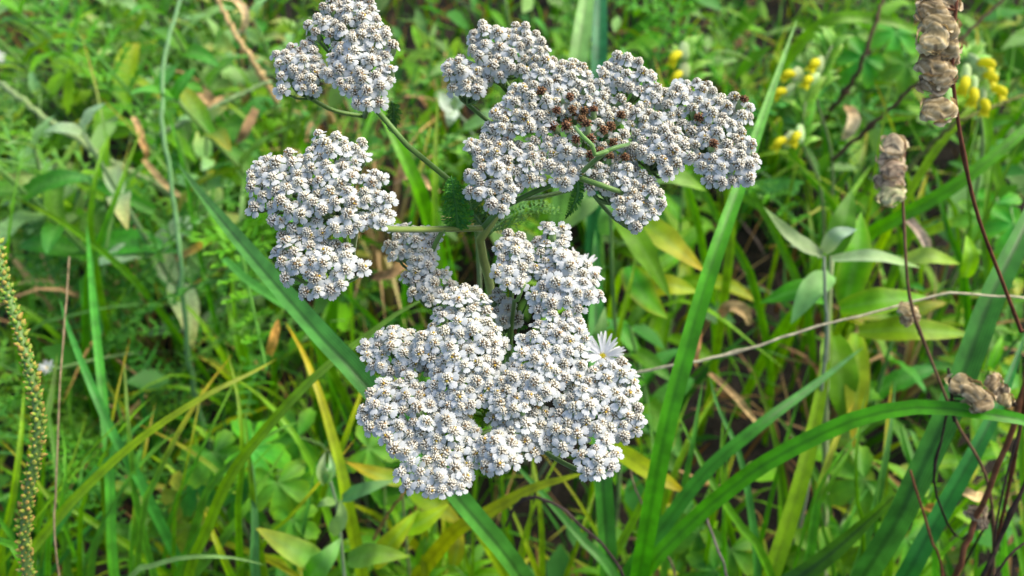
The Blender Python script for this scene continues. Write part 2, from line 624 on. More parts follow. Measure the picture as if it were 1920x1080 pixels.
class Plant:
    def __init__(self, root, name, label, cat, group=None):
        self.root = Vector(root)
        self.o = tag(empty(name, root), label, cat, group)

    def part(self, name, mb, mats, origin=None):
        org = Vector(origin) if origin is not None else self.root
        for i, v in enumerate(mb.v):
            mb.v[i] = (v[0] - org.x, v[1] - org.y, v[2] - org.z)
        return link(name, mb.mesh(name, mats), self.o, org - self.root)


PROTO = {}


def add_copy(mb, me, mat):
    if me.name not in PROTO:
        PROTO[me.name] = ([v.co.copy() for v in me.vertices], [tuple(p.vertices) for p in me.polygons], [p.material_index for p in me.polygons],
                          [tuple(c.color) for c in me.attributes['col'].data])
    vs, fs, ms, cs = PROTO[me.name]
    k = len(mb.v)
    mb.v += [tuple(mat @ v) for v in vs]
    mb.c += cs
    mb.s += [0.0] * len(vs)
    mb.f += [tuple(i + k for i in f) for f in fs]
    mb.m += ms


def umbel(plant, name_label, ctr, depth, n, clusters, dmin, styles, avoid=(), hub_drop=0.040, seed=1, brown_at=()):
    """clusters: outlines of the sub-clusters; heads sit on one gently domed surface through ctr"""
    r = random.Random(seed)
    n = Vector(n).normalized()
    p0 = at(*ctr, depth)
    hub = p0 - n * hub_drop
    total = 0
    all_pts = []
    lowmb = MB()
    LOW = [q for st_ in ('fresh', 'half', 'half') for q in HEADS[st_]]
    for poly, dz in clusters:
        cx = sum(p[0] for p in poly) / len(poly); cy = sum(p[1] for p in poly) / len(poly)
        x0, x1 = min(p[0] for p in poly), max(p[0] for p in poly)
        y0, y1 = min(p[1] for p in poly), max(p[1] for p in poly)
        pc = p0 + n * dz
        cpos = hit(cx, cy, pc, n)
        pts = []
        tries = int((x1 - x0) * (y1 - y0) * 0.9) + 800
        for _ in range(tries):
            x, y = r.uniform(x0, x1), r.uniform(y0, y1)
            if not inside(poly, x, y):
                continue
            e = edge_dist(poly, x, y)
            if e < 4:
                continue
            if any(seg_dist(x, y, *s[:4]) < s[4] for s in avoid):
                continue
            p = hit(x, y, pc, n)
            if any((p - q[0]).length < dmin for q in pts) or any((p - q).length < dmin * 0.95 for q in all_pts):
                continue
            pts.append((p, x, y, e))
        all_pts += [q[0] for q in pts]
        low = []
        for _ in range(tries):
            x, y = r.uniform(x0, x1), r.uniform(y0, y1)
            if not inside(poly, x, y) or edge_dist(poly, x, y) < 6 or any(seg_dist(x, y, *s[:4]) < s[4] for s in avoid):
                continue
            p = hit(x, y, pc, n)
            if any((p - q).length < dmin * 0.76 for q in all_pts) or any((p - q).length < dmin * 0.9 for q in low):
                continue
            low.append(p)
            ax = (n + V(r.gauss(0, 0.2), r.gauss(0, 0.2), r.gauss(0, 0.2))).normalized()
            add_copy(lowmb, r.choice(LOW), place(p - n * r.uniform(0.0018, 0.004), frame(ax, r.uniform(0, 6.28)), r.uniform(0.75, 0.95)))
        sub = cpos - n * 0.020
        mb = MB()
        mb.tube(spline([hub, hub.lerp(sub, 0.6) - n * 0.003, sub], 6), 0.0008, STEMG, 6)
        heads = []
        for p, x, y, e in pts:
            k = max(0.0, 1 - e / 55.0)
            out = (p - cpos); out -= n * out.dot(n)
            drop = 0.0045 * k * k + r.uniform(-0.0016, 0.0016)
            pos = p - n * drop
            ax = (n + (out.normalized() * (0.55 * k) if out.length > 1e-6 else V(0, 0, 0)) + V(r.gauss(0, 0.17), r.gauss(0, 0.17), r.gauss(0, 0.17))).normalized()
            st = r.choices(list(styles.keys()), list(styles.values()))[0]
            for bx, by, br in brown_at:
                if math.hypot(x - bx, y - by) < br and r.random() < 0.85:
                    st = 'brown'; pos += n * 0.002
            sc = r.uniform(0.88, 1.15)
            base = pos - ax * 0.0042 * sc
            mid = sub.lerp(base, 0.55) + (base - sub).length * 0.10 * (out.normalized() if out.length > 1e-6 else n)
            mb.tube(spline([sub, mid, base], 4), lambda t: 0.00050, mix(STEMG, G_PALE, 0.3), 4, cap=False)
            heads.append((pos, ax, sc, st))
        cl = plant.part('flower_cluster', mb, [M_STEM], sub)
        for pos, ax, sc, st in heads:
            me = r.choice(HEADS[st])
            ho = link('flower_head', me, cl, mat=place(pos - sub, frame(ax, r.uniform(0, 6.28)), sc))
            total += 1
    if lowmb.v:
        lo = plant.part('underlying_flower_head', lowmb, [M_PETAL, M_FLORET, M_STEM], hub)
        lo['kind'] = 'stuff'
    return hub, total


def stem_part(plant, name, pts, r0, r1, col, n=24, sides=8, mat=M_STEM):
    mb = MB()
    mb.tube(spline(pts, n), lambda t: lerp(r0, r1, t), col, sides)
    return plant.part(name, mb, [mat])


def feather(plant, path, length_side, col, pairs=18, seed=0, up=V(0, 0, 1), name='feathery_leaf', n=24, fat=1.0):
    """finely divided yarrow leaf: rachis with crowded side leaflets, each cut into narrow points"""
    r = random.Random(seed)
    mb = feather_mb(path, length_side, col, pairs, r, up, n, fat)
    return plant.part(name, mb, [M_LEAF])


def feather_mb(path, length_side, col, pairs, r, up, n=24, fat=1.0):
    P = spline(path, n)
    mb = MB()
    mb.tube(P, lambda t: 0.0007 * fat * (1 - 0.7 * t), mix(col, G_PALE, 0.25), 5)
    for i in range(pairs):
        t = 0.06 + 0.92 * i / pairs
        k = t * n
        a = int(k); p = P[a].lerp(P[min(a + 1, n)], k - a)
        tan = (P[min(a + 1, n)] - P[a]).normalized()
        side0 = tan.cross(up).normalized()
        upn = side0.cross(tan)
        Ls = length_side * math.sin(math.pi * min(1, 0.16 + 0.84 * t) ** 0.8) ** 0.6 * r.uniform(0.85, 1.1)
        for sg in (-1, 1):
            side = (side0 * sg + tan * 0.45 + upn * r.uniform(0.05, 0.6)).normalized()
            for q in range(7):
                u = 0.15 + 0.85 * q / 6
                b = p + side * Ls * u * 0.85
                if q == 6:
                    d = side
                else:
                    d = (side * 0.6 + (tan if q % 2 else -tan) * 0.75 + upn * r.uniform(-0.6, 0.9)).normalized()
                ll = Ls * 0.34 * r.uniform(0.7, 1.2)
                w = 0.00042 * fat
                s2 = d.cross(upn + tan * 0.3).normalized() * w
                cc = mix(col, mix(col, G_LIME, 0.4), r.random())
                i0 = mb.add(b - s2, cc, -1); i1 = mb.add(b + s2, cc, 1); i2 = mb.add(b + d * ll, cc, 0)
                i3 = mb.add(b + d * ll * 0.5 + s2 * 1.3 + upn * w * 0.5, cc, 0.6)
                mb.face((i0, i1, i3, i2))
            w = 0.00045 * fat
            s2 = side.cross(upn).normalized() * w
            e = p + side * Ls * 0.9
            a0 = mb.add(p - s2, col, -1); a1 = mb.add(p + s2, col, 1); a2 = mb.add(e + s2 * 0.4, col, 1); a3 = mb.add(e - s2 * 0.4, col, -1)
            mb.face((a0, a1, a2, a3))
    return mb


# --- outlines of the flower clusters (traced in picture units, then laid on real surfaces)
TL = [(zz([(270, 370), (300, 330), (370, 300), (470, 265), (560, 240), (600, 320), (640, 400), (650, 480), (600, 560), (600, 640), (540, 670), (470, 640), (430, 570), (370, 545), (390, 610), (300, 640), (280, 560)], 4, 440, 0), -0.002),
      (zz([(500, 200), (500, 130), (570, 80), (620, 10), (680, -60), (850, -90), (1010, -60), (1090, 60), (1080, 130), (1165, 180), (1195, 280), (1170, 380), (1090, 410), (1185, 470), (1165, 580), (1160, 680), (1080, 710), (990, 765), (890, 740), (830, 660), (760, 650), (720, 560), (640, 530), (640, 440), (690, 430), (690, 350), (720, 290), (650, 250), (560, 250)], 4, 440, 0), 0.001)]
LU = [(zz([(40, 250), (70, 210), (150, 165), (240, 155), (370, 150), (450, 50), (545, 45), (620, 100), (690, 80), (750, 130), (720, 230), (640, 250), (740, 280), (780, 245), (835, 310), (840, 400), (895, 410), (880, 550), (820, 595), (740, 550), (690, 630), (560, 650), (480, 640), (380, 640), (260, 600), (200, 560), (130, 490), (60, 475), (60, 380), (40, 340)], 3, 440, 220), 0),
      (zz([(180, 640), (240, 590), (400, 630), (530, 655), (640, 690), (645, 745), (720, 800), (690, 860), (610, 855), (590, 945), (480, 975), (350, 955), (340, 880), (270, 890), (215, 845), (240, 770), (175, 720)], 3, 440, 220), -0.003)]
SU = [(zz([(830, 670), (880, 590), (940, 575), (1000, 590), (1090, 595), (1150, 640), (1140, 700), (1125, 775), (1060, 850), (980, 840), (940, 770), (850, 755)], 3, 440, 220), 0),
      (zz([(930, 830), (1050, 850), (1170, 825), (1245, 880), (1180, 930), (1130, 1000), (1040, 1000), (985, 965), (935, 880)], 3, 440, 220), -0.004)]
BU = [(zz([(125, 490), (185, 430), (220, 385), (305, 375), (345, 430), (395, 480), (375, 560), (365, 620), (330, 700), (270, 760), (215, 710), (135, 685), (145, 580), (155, 530)], 3.1775, 880, 300), 0.004),
      (zz([(385, 420), (445, 345), (545, 345), (585, 390), (590, 460), (650, 530), (690, 555), (765, 585), (795, 700), (805, 780), (765, 835), (690, 865), (640, 885), (560, 855), (500, 875), (420, 880), (365, 800), (380, 730), (440, 690), (375, 650), (370, 560), (420, 500)], 3.1775, 880, 300), 0.005),
      (zz([(440, 160), (480, 80), (560, 60), (665, 90), (700, 170), (740, 260), (790, 330), (740, 420), (720, 560), (640, 640), (560, 660), (470, 640), (400, 560), (440, 480), (350, 400), (340, 280), (430, 240)], 2.512, 640, 500), 0.002),
      (zz([(840, 300), (900, 260), (960, 190), (1000, 180), (1130, 210), (1175, 300), (1165, 400), (1140, 500), (1050, 520), (1000, 600), (900, 640), (790, 700), (700, 650), (730, 520), (800, 420), (850, 360)], 2.512, 640, 500), 0.003),
      (zz([(1165, 430), (1290, 430), (1350, 400), (1400, 480), (1410, 600), (1440, 680), (1390, 770), (1320, 800), (1230, 795), (1130, 790), (1050, 845), (1000, 830), (1000, 700), (1040, 560), (1120, 520)], 2.512, 640, 500), 0.0),
      (zz([(690, 680), (800, 690), (900, 650), (1000, 640), (1000, 780), (970, 855), (860, 855), (800, 840), (720, 770)], 2.512, 640, 500), -0.003),
      (zz([(80, 340), (180, 280), (260, 250), (335, 255), (345, 340), (410, 390), (425, 440), (340, 490), (250, 475), (150, 470), (105, 420)], 2.512, 640, 500), -0.004),
      (zz([(65, 690), (85, 590), (170, 520), (260, 485), (350, 490), (420, 560), (500, 640), (600, 670), (645, 730), (660, 800), (640, 890), (600, 880), (520, 880), (400, 850), (300, 870), (240, 880), (185, 845), (175, 780), (100, 745)], 2.512, 640, 500), -0.002),
      (zz([(260, 915), (330, 870), (420, 860), (520, 870), (625, 890), (625, 960), (580, 1040), (430, 1060), (340, 1035), (265, 1005)], 2.512, 640, 500), -0.002),
      (zz([(655, 770), (740, 745), (825, 800), (825, 900), (770, 980), (695, 960), (655, 880)], 2.512, 640, 500), 0.002),
      (zz([(1125, 840), (1200, 790), (1315, 805), (1330, 880), (1265, 960), (1170, 980), (1115, 900)], 2.512, 640, 500), 0.001),
      (zz([(690, 120), (740, 70), (795, 130), (850, 190), (850, 250), (740, 275), (710, 200)], 2.512, 640, 500), -0.012)]
UU = [(zz([(30, 340), (70, 270), (150, 270), (200, 300), (285, 320), (300, 400), (275, 480), (180, 525), (140, 480), (70, 460), (55, 400)], 3, 820, 0), 0.0),
      (zz([(155, 160), (195, 105), (350, 95), (520, 105), (610, 170), (630, 260), (560, 310), (460, 355), (345, 400), (285, 345), (200, 280), (165, 220)], 3, 820, 0), 0.003),
      (zz([(475, 350), (560, 280), (700, 275), (800, 315), (865, 370), (905, 460), (960, 520), (900, 600), (800, 640), (700, 640), (600, 720), (440, 740), (330, 700), (270, 660), (330, 590), (345, 540), (400, 480), (470, 420)], 3, 820, 0), 0.003),
      (zz([(150, 810), (190, 730), (290, 660), (440, 740), (560, 760), (620, 830), (615, 940), (590, 990), (480, 1000), (420, 1080), (380, 1110), (400, 1160), (340, 1170), (290, 1110), (170, 1060), (160, 940), (195, 880)], 3, 820, 0), -0.001),
      (zz([(880, 400), (960, 295), (1070, 265), (1190, 315), (1280, 430), (1270, 490), (1190, 550), (1120, 490), (1050, 470), (960, 490), (890, 460)], 3, 820, 0), 0.003),
      (zz([(640, 690), (760, 620), (900, 570), (990, 490), (1060, 530), (1120, 610), (1100, 720), (1060, 800), (960, 830), (900, 880), (860, 970), (780, 1010), (660, 1010), (610, 900), (600, 790)], 3, 820, 0), 0.0),
      (zz([(1070, 530), (1200, 570), (1290, 640), (1390, 690), (1445, 780), (1445, 880), (1380, 945), (1280, 960), (1190, 920), (1150, 860), (1080, 800), (1120, 700)], 3, 820, 0), 0.001),
      (zz([(1230, 520), (1300, 455), (1400, 420), (1550, 420), (1570, 500), (1660, 505), (1790, 550), (1780, 650), (1750, 720), (1825, 775), (1820, 900), (1790, 985), (1660, 1020), (1545, 1010), (1500, 930), (1450, 880), (1445, 780), (1390, 680), (1290, 630), (1240, 580)], 3, 820, 0), 0.0),
      (zz([(840, 960), (900, 890), (1000, 840), (1120, 850), (1180, 960), (1200, 1060), (1060, 1080), (940, 1050), (860, 1040)], 3, 820, 0), -0.003),
      (zz([(865, 190), (960, 125), (1040, 70), (1095, 85), (1155, 160), (1175, 250), (1155, 320), (1060, 330), (1000, 375), (945, 355), (885, 300), (865, 240)], 3.1775, 880, 300), -0.002)]

# plant A: four clusters on one forked stem
nodeA = at(905, 428, 0.315)
stem_low = at(920, 545, 0.36)


def on_ground(px, py):
    d = ray(px, py)
    p = CAM + d * (HC / -d.z)
    return V(p.x, p.y, 0)


rootA = on_ground(945, 880)
A = Plant(rootA, 'yarrow_plant', 'tall yarrow with forked green stem carrying several loose cream-white flower clusters', 'wildflower', 'yarrow plants in flower')
stem_part(A, 'stem', [rootA, rootA.lerp(stem_low, 0.5) + V(0.004, 0.012, 0), stem_low, at(902, 470, 0.33), nodeA, at(935, 395, 0.318)], 0.0024, 0.0017, lambda t: mix(STEMG, (0.24, 0.32, 0.07), t), 30)
rootC = on_ground(905, 790)
C = Plant(rootC, 'yarrow_plant', 'yarrow with a slender curving stem and one small two-lobed white cluster', 'wildflower', 'yarrow plants in flower')
hubTL, n1 = umbel(C, '', (640, 90), 0.30, (-0.05, -0.35, 1), TL, 0.0036, {'ripe': 4, 'half': 5, 'fresh': 1}, seed=21)
hubL, n2 = umbel(A, '', (595, 385), 0.272, (-0.10, -0.30, 1), LU, 0.0041, {'ripe': 1.4, 'half': 5, 'fresh': 2, 'brown': 0.06}, seed=22)
hubS, n3 = umbel(A, '', (780, 480), 0.305, (-0.1, -0.15, 1), SU, 0.0037, {'half': 3, 'fresh': 4, 'brown': 0.1}, seed=23, hub_drop=0.03)
AV = [(1080, 330, 1140, 282, 8), (1140, 282, 1180, 272, 7), (1140, 282, 1112, 262, 5), (1085, 332, 1160, 358, 6)]
hubU, n4 = umbel(A, '', (1120, 230), 0.298, (0.02, -0.32, 1), UU, 0.0037, {'ripe': 4, 'half': 5, 'fresh': 0.8, 'brown': 0.05}, avoid=AV, seed=24,
                 brown_at=[(1075, 222, 44), (1120, 268, 34), (1165, 292, 22), (1080, 192, 20), (1400, 195, 12), (1335, 285, 10), (1150, 225, 18)])
stem_part(C, 'stem', [rootC, rootC.lerp(at(895, 440, 0.36), 0.5) + V(0, 0.012, 0), at(895, 440, 0.36), at(878, 375, 0.335), at(835, 330, 0.325), at(775, 283, 0.318), at(730, 238, 0.312), at(697, 190, 0.305), hubTL], 0.0011, 0.0010, STEMG)
stem_part(A, 'branch', [nodeA, at(860, 429, 0.312), at(800, 430, 0.300), at(740, 430, 0.288), at(700, 425, 0.280), at(672, 413, 0.279), hubL], 0.0011, 0.0010, lambda t: mix((0.22, 0.3, 0.06), STEMG, t))
stem_part(A, 'branch', [at(832, 429, 0.306), at(815, 460, 0.309), at(808, 490, 0.313), hubS], 0.0009, 0.0008, STEMG)
stem_part(A, 'branch', [nodeA, at(935, 395, 0.314), at(960, 380, 0.312), at(1020, 352, 0.306), at(1078, 332, 0.298), at(1110, 305, 0.287), at(1140, 282, 0.283), at(1160, 275, 0.286), at(1176, 272, 0.296), at(1180, 272, 0.310), hubU], 0.0011, 0.0005, STEMG)
stem_part(A, 'branch', [at(1078, 331, 0.296), at(1120, 345, 0.292), at(1160, 358, 0.293), at(1195, 362, 0.303)], 0.0010, 0.0008, STEMG, 12)
stem_part(A, 'branch', [at(1140, 283, 0.283), at(1115, 290, 0.282), at(1112, 275, 0.281), at(1092, 255, 0.281), at(1078, 238, 0.286)], 0.0008, 0.0006, STEMG, 12)
stem_part(A, 'branch', [at(945, 160, 0.325), at(940, 140, 0.322), at(955, 125, 0.32)], 0.0008, 0.0006, STEMG, 10)
stem_part(A, 'branch', [at(1000, 250, 0.335), at(945, 165, 0.328), at(915, 150, 0.32), at(880, 135, 0.318)], 0.0009, 0.0006, STEMG, 12)
feather(A, [at(858, 432, 0.312), at(856, 400, 0.306), at(851, 365, 0.300), at(846, 330, 0.297)], 0.0055, (0.03, 0.13, 0.03), 26, 1, up=(CAM - at(855, 400, 0.3)).normalized())
feather(A, [at(1082, 336, 0.296), at(1084, 360, 0.297), at(1076, 385, 0.300), at(1060, 410, 0.305)], 0.0022, (0.03, 0.12, 0.03), 14, 2, up=V(0, -0.3, 1))
feather(A, [at(905, 425, 0.316), at(885, 395, 0.325), at(880, 365, 0.33), at(890, 345, 0.335)], 0.005, (0.04, 0.14, 0.035), 20, 3)
feather(A, [at(915, 440, 0.33), at(950, 410, 0.345), at(1000, 390, 0.36), at(1055, 400, 0.37)], 0.010, (0.05, 0.16, 0.05), 22, 4)
feather(C, [at(735, 190, 0.33), at(738, 215, 0.333), at(735, 250, 0.335)], 0.003, (0.05, 0.15, 0.05), 12, 5)

# plant B: the broad flat cluster
rootB = on_ground(985, 870)
B = Plant(rootB, 'yarrow_plant', 'yarrow bearing one broad dense flat white cluster of fresh five-petalled flower heads', 'wildflower', 'yarrow plants in flower')
AVB = [(990, 520, 966, 572, 10), (966, 572, 950, 640, 6), (905, 770, 912, 790, 10)]
hubB, n5 = umbel(B, '', (945, 700), 0.268, (0.0, -0.20, 1), BU, 0.0037, {'fresh': 7, 'half': 2.0, 'ripe': 0.3, 'brown': 0.06}, avoid=AVB, seed=31)
stem_part(B, 'stem', [rootB, rootB.lerp(hubB, 0.5) + V(0, 0.012, 0), hubB + V(0, 0.02, -0.045), hubB], 0.0017, 0.0013, STEMG, 24)
stem_part(B, 'branch', [hubB - V(0, 0, 0.03), at(960, 600, 0.295), at(972, 560, 0.285), at(986, 526, 0.286), at(1000, 500, 0.302)], 0.0010, 0.0006, STEMG, 16)
feather(B, [hubB - V(0, 0, 0.03), at(975, 600, 0.30), at(1010, 565, 0.30), at(1040, 550, 0.31)], 0.005, (0.04, 0.15, 0.04), 16, 8)
feather(B, [at(905, 800, 0.30), at(908, 780, 0.287), at(912, 755, 0.285), at(920, 735, 0.29)], 0.004, G_MID, 14, 9)
print('heads', n1, n2, n3, n4, n5)

# ---------------------------------------------------------------- long single blades of grass and sedge
LAND = []          # landmarks: (point, phrase) used when wording labels of the plants around them


def to_ground(pts):
    """carry a plant on from its lowest seen point down to the soil"""
    a, b = pts[0], pts[1]
    t = (a - b).normalized()
    if a.z < 0.02:
        return pts
    hor = V(t.x, t.y, 0)
    k = min(0.12, a.z * 0.45)
    off = hor * k if hor.length > 1e-6 else V(0, 0, 0)
    return [V(a.x + off.x, a.y + off.y, -0.006), V(a.x + off.x * 0.7, a.y + off.y * 0.7, a.z * 0.5)] + pts


def blade(label, pts, wpx, c0, c1, c2=None, fold=0.35, cat='grass', group=None, taper=0.9, name='grass_shoot', face=None, mat=None, root=True, ripple=0.02, mid=0.75, n=36, blunt=0.0):
    """pts: (px, py, depth) from the base up to the tip"""
    P = [at(*p) for p in pts]
    if root:
        P = to_ground(P)
    dm = sum(p[2] for p in pts) / len(pts)
    w = 0.87 * wpx * dm / F
    path = spline(P, n)
    o0 = path[0].copy()
    path = [p - o0 for p in path]
    c2 = c2 or c1

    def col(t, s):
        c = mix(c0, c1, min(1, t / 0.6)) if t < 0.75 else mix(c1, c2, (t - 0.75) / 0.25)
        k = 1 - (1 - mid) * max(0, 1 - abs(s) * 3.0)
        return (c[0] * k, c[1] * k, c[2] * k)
    fc = face if face is not None else (CAM - at(*pts[len(pts) // 2])).normalized() * 0.8 + V(0.15, 0, 0.45)
    mb = MB()
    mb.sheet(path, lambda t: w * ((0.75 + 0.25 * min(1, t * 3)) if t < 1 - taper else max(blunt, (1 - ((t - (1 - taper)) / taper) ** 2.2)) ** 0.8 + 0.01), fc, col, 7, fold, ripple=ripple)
    o = link(name, mb.mesh(name, [mat or M_BLADE]), None, o0)
    tag(o, label, cat, group)
    LAND.append((at(*pts[len(pts) // 2]), label))
    return o


GR = 'long single blades among the flowers'
blade('broad blue-green sedge blade with dark centre crease slanting under the broad flat yarrow cluster',
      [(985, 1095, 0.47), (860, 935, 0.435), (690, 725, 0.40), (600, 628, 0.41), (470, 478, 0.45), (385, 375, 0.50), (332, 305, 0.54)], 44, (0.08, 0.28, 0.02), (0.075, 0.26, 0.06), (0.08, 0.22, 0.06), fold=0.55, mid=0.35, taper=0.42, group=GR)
blade('tall upright green blade rising beside the broad flat yarrow cluster up to the yellow flowers',
      [(1195, 1095, 0.50), (1243, 830, 0.455), (1292, 640, 0.44), (1340, 480, 0.44), (1388, 345, 0.46), (1430, 220, 0.49), (1495, 35, 0.55)], 42, (0.06, 0.26, 0.012), (0.08, 0.26, 0.03), G_PALE, fold=0.4, mid=0.7, taper=0.75, group=GR)
blade('long arching bright green blade with papery brown seed pods lying on it',
      [(1195, 1090, 0.50), (1290, 985, 0.48), (1380, 908, 0.46), (1454, 858, 0.445), (1565, 802, 0.43), (1640, 776, 0.425), (1713, 764, 0.42), (1787, 767, 0.415), (1861, 778, 0.41), (1935, 793, 0.41), (2080, 850, 0.43)], 36, (0.13, 0.33, 0.02), (0.09, 0.31, 0.018), (0.07, 0.26, 0.03), fold=0.3, mid=0.6, taper=0.35, group=GR)
blade('bright green blade slanting up just beneath the arching blade',
      [(1165, 1095, 0.53), (1241, 991, 0.52), (1324, 884, 0.51), (1428, 795, 0.51), (1528, 721, 0.53), (1620, 650, 0.56)], 32, (0.07, 0.27, 0.018), (0.05, 0.22, 0.03), (0.05, 0.19, 0.05), fold=0.3, taper=0.55, group=GR)
blade('wide dark green creased blade crossing behind the reddish dry seed stalk',
      [(1600, 1110, 0.50), (1676, 987, 0.475), (1713, 910, 0.465), (1769, 791, 0.46), (1810, 690, 0.46), (1860, 555, 0.465), (1925, 420, 0.48), (1990, 270, 0.52)], 52, (0.07, 0.26, 0.03), (0.05, 0.20, 0.04), G_BLUE, fold=0.5, mid=0.5, taper=0.35, group=GR)
blade('dark folded green blade with blunt broken tip low among the dry twigs',
      [(1430, 1130, 0.52), (1502, 1080, 0.51), (1565, 1032, 0.50), (1640, 965, 0.49), (1676, 930, 0.49)], 40, G_MID, G_DEEP, G_MID, fold=0.6, mid=0.45, taper=0.25, blunt=0.45, group=GR)
blade('straight bright green blade standing in front of the broad-leaved herb',
      [(1440, 1095, 0.56), (1491, 939, 0.56), (1520, 828, 0.57), (1548, 680, 0.58), (1560, 540, 0.60)], 36, (0.05, 0.22, 0.015), G_LIME, (0.16, 0.28, 0.05), fold=0.3, taper=0.5, group=GR)
blade('mid green blade leaning over the dark twigs beside the reddish stem',
      [(1690, 1095, 0.50), (1735, 1013, 0.49), (1824, 854, 0.49), (1880, 740, 0.50), (1925, 620, 0.52)], 42, (0.05, 0.21, 0.025), (0.045, 0.19, 0.04), fold=0.4, mid=0.6, taper=0.5, group=GR)
blade('long yellow-green blade sloping across the grass beside the plantain spike',
      [(25, 1085, 0.50), (65, 1025, 0.49), (150, 925, 0.48), (260, 825, 0.48), (380, 745, 0.49), (480, 695, 0.51), (520, 672, 0.53)], 22, (0.13, 0.27, 0.03), G_LIME, (0.24, 0.27, 0.04), fold=0.25, taper=0.5, group=GR)
blade('blue-green blade crossing the yellow-green blade near the plantain spike',
      [(285, 950, 0.56), (262, 900, 0.55), (215, 820, 0.54), (170, 720, 0.54), (130, 620, 0.56), (112, 560, 0.58)], 22, G_BLUE, G_BLUE, fold=0.3, taper=0.5, group=GR)
blade('narrow upright fresh green blade beyond the plantain spike',
      [(216, 1090, 0.56), (206, 900, 0.55), (195, 765, 0.56), (176, 580, 0.60), (168, 480, 0.64), (162, 420, 0.68)], 19, G_FRESH, (0.07, 0.24, 0.04), fold=0.3, taper=0.5, group=GR)
blade('long green blade curving up to the small yarrow cluster from the lobed leaves',
      [(352, 1095, 0.50), (390, 990, 0.48), (435, 888, 0.465), (520, 780, 0.45), (600, 698, 0.44), (690, 628, 0.435), (770, 572, 0.43), (835, 552, 0.43)], 24, (0.05, 0.22, 0.025), G_LIME, (0.17, 0.3, 0.08), fold=0.35, taper=0.4, group=GR)
blade('yellowing upright blade with bent brown tip between the sedge blade and lobed leaves',
      [(655, 960, 0.53), (642, 890, 0.52), (622, 815, 0.52), (598, 735, 0.52), (565, 655, 0.53), (535, 605, 0.54)], 30, G_LIME, (0.2, 0.3, 0.03), YELLOWED, fold=0.25, taper=0.6, group=GR)
blade('yellow-green strap leaf reaching towards the foot of the flat yarrow cluster',
      [(840, 1010, 0.55), (902, 969, 0.53), (991, 919, 0.51), (1060, 897, 0.50), (1108, 884, 0.50)], 36, (0.13, 0.28, 0.03), G_YELLOW, (0.2, 0.28, 0.03), fold=0.2, taper=0.45, group=GR)
blade('yellow-tipped strap leaf lying behind the tall upright blade',
      [(1080, 800, 0.55), (1166, 850, 0.53), (1225, 888, 0.52), (1283, 922, 0.52)], 40, (0.12, 0.27, 0.03), G_YELLOW, YELLOWED, fold=0.15, taper=0.4, group=GR, root=False)
blade('broad dark blade standing upright straight beneath the flat yarrow cluster',
      [(1140, 1095, 0.53), (1135, 980, 0.52), (1128, 880, 0.51), (1122, 740, 0.52), (1118, 600, 0.55), (1116, 430, 0.62)], 38, (0.06, 0.24, 0.015), (0.035, 0.15, 0.028), fold=0.5, mid=0.5, taper=0.3, group=GR)
blade('pale striped blade rising behind the loose yarrow cluster',
      [(1045, 420, 0.75), (1062, 300, 0.72), (1075, 180, 0.70), (1088, 80, 0.70), (1102, -20, 0.72), (1112, -90, 0.75)], 40, G_MID, G_PALE, G_PALE, fold=0.4, mid=0.7, taper=0.3, group=GR)
blade('dark blue-green blade beside the pale striped blade behind the yarrow',
      [(1112, 430, 0.78), (1118, 300, 0.75), (1122, 130, 0.74), (1125, 0, 0.76), (1128, -80, 0.8)], 34, G_DEEP, (0.03, 0.14, 0.06), fold=0.4, taper=0.3, group=GR)
blade('bright green blade sloping across the dark gap behind the paler dry seed pods',
      [(1610, 460, 0.66), (1672, 416, 0.63), (1789, 350, 0.60), (1920, 245, 0.60), (2030, 150, 0.62)], 30, G_FRESH, (0.06, 0.24, 0.02), fold=0.3, taper=0.4, group=GR)
blade('slim lime green blade rising between the two dry seed stalks',
      [(1655, 450, 0.70), (1680, 404, 0.68), (1750, 288, 0.66), (1822, 200, 0.66), (1880, 120, 0.68)], 18, G_LIME, G_LIME, fold=0.3, taper=0.4, group=GR)
blade('arching green blade above the yellow rattle flowers',
      [(1440, 170, 0.85), (1497, 86, 0.82), (1555, 39, 0.80), (1618, 33, 0.80), (1690, 46, 0.80), (1740, 70, 0.82)], 26, G_FRESH, G_FRESH, fold=0.25, taper=0.5, group=GR, root=False)
blade('curled bright green blade tip at the foot of the plantain spike',
      [(60, 1110, 0.40), (47, 1060, 0.385), (30, 1028, 0.38), (0, 1012, 0.385), (-50, 1010, 0.40)], 40, (0.09, 0.29, 0.03), (0.08, 0.28, 0.03), fold=0.3, taper=0.5, group=GR)
blade('wide soft green blade leaning behind the stem of the smallest high yarrow cluster',
      [(800, 400, 0.62), (770, 320, 0.60), (735, 245, 0.60), (700, 165, 0.62), (680, 100, 0.65)], 34, G_MID, G_FRESH, fold=0.3, taper=0.5, group=GR)
blade('blue-green blade crossing low beneath the sedge blade',
      [(420, 485, 0.60), (470, 530, 0.585), (540, 575, 0.575), (640, 640, 0.57)], 20, G_BLUE, G_BLUE, fold=0.3, taper=0.5, group=GR, root=False)
blade('short fresh green blade lying flat among the pale herbs beside the sedge blade',
      [(290, 395, 0.80), (240, 372, 0.79), (190, 348, 0.79), (165, 335, 0.8)], 30, (0.05, 0.25, 0.02), (0.05, 0.24, 0.03), fold=0.25, taper=0.6, group=GR, root=False)
blade('pale thin bent grass leaf arching low over the lobed leaves',
      [(240, 1090, 0.50), (290, 1060, 0.49), (350, 1045, 0.485), (430, 1045, 0.49), (500, 1060, 0.50)], 14, G_PALE, G_PALE, fold=0.3, taper=0.4, group=GR)
blade('upright pale green blade standing by the lobed leaves',
      [(480, 1090, 0.53), (478, 1000, 0.52), (476, 920, 0.52), (474, 860, 0.53)], 20, G_BLUE, (0.09, 0.24, 0.07), fold=0.3, taper=0.3, group=GR)
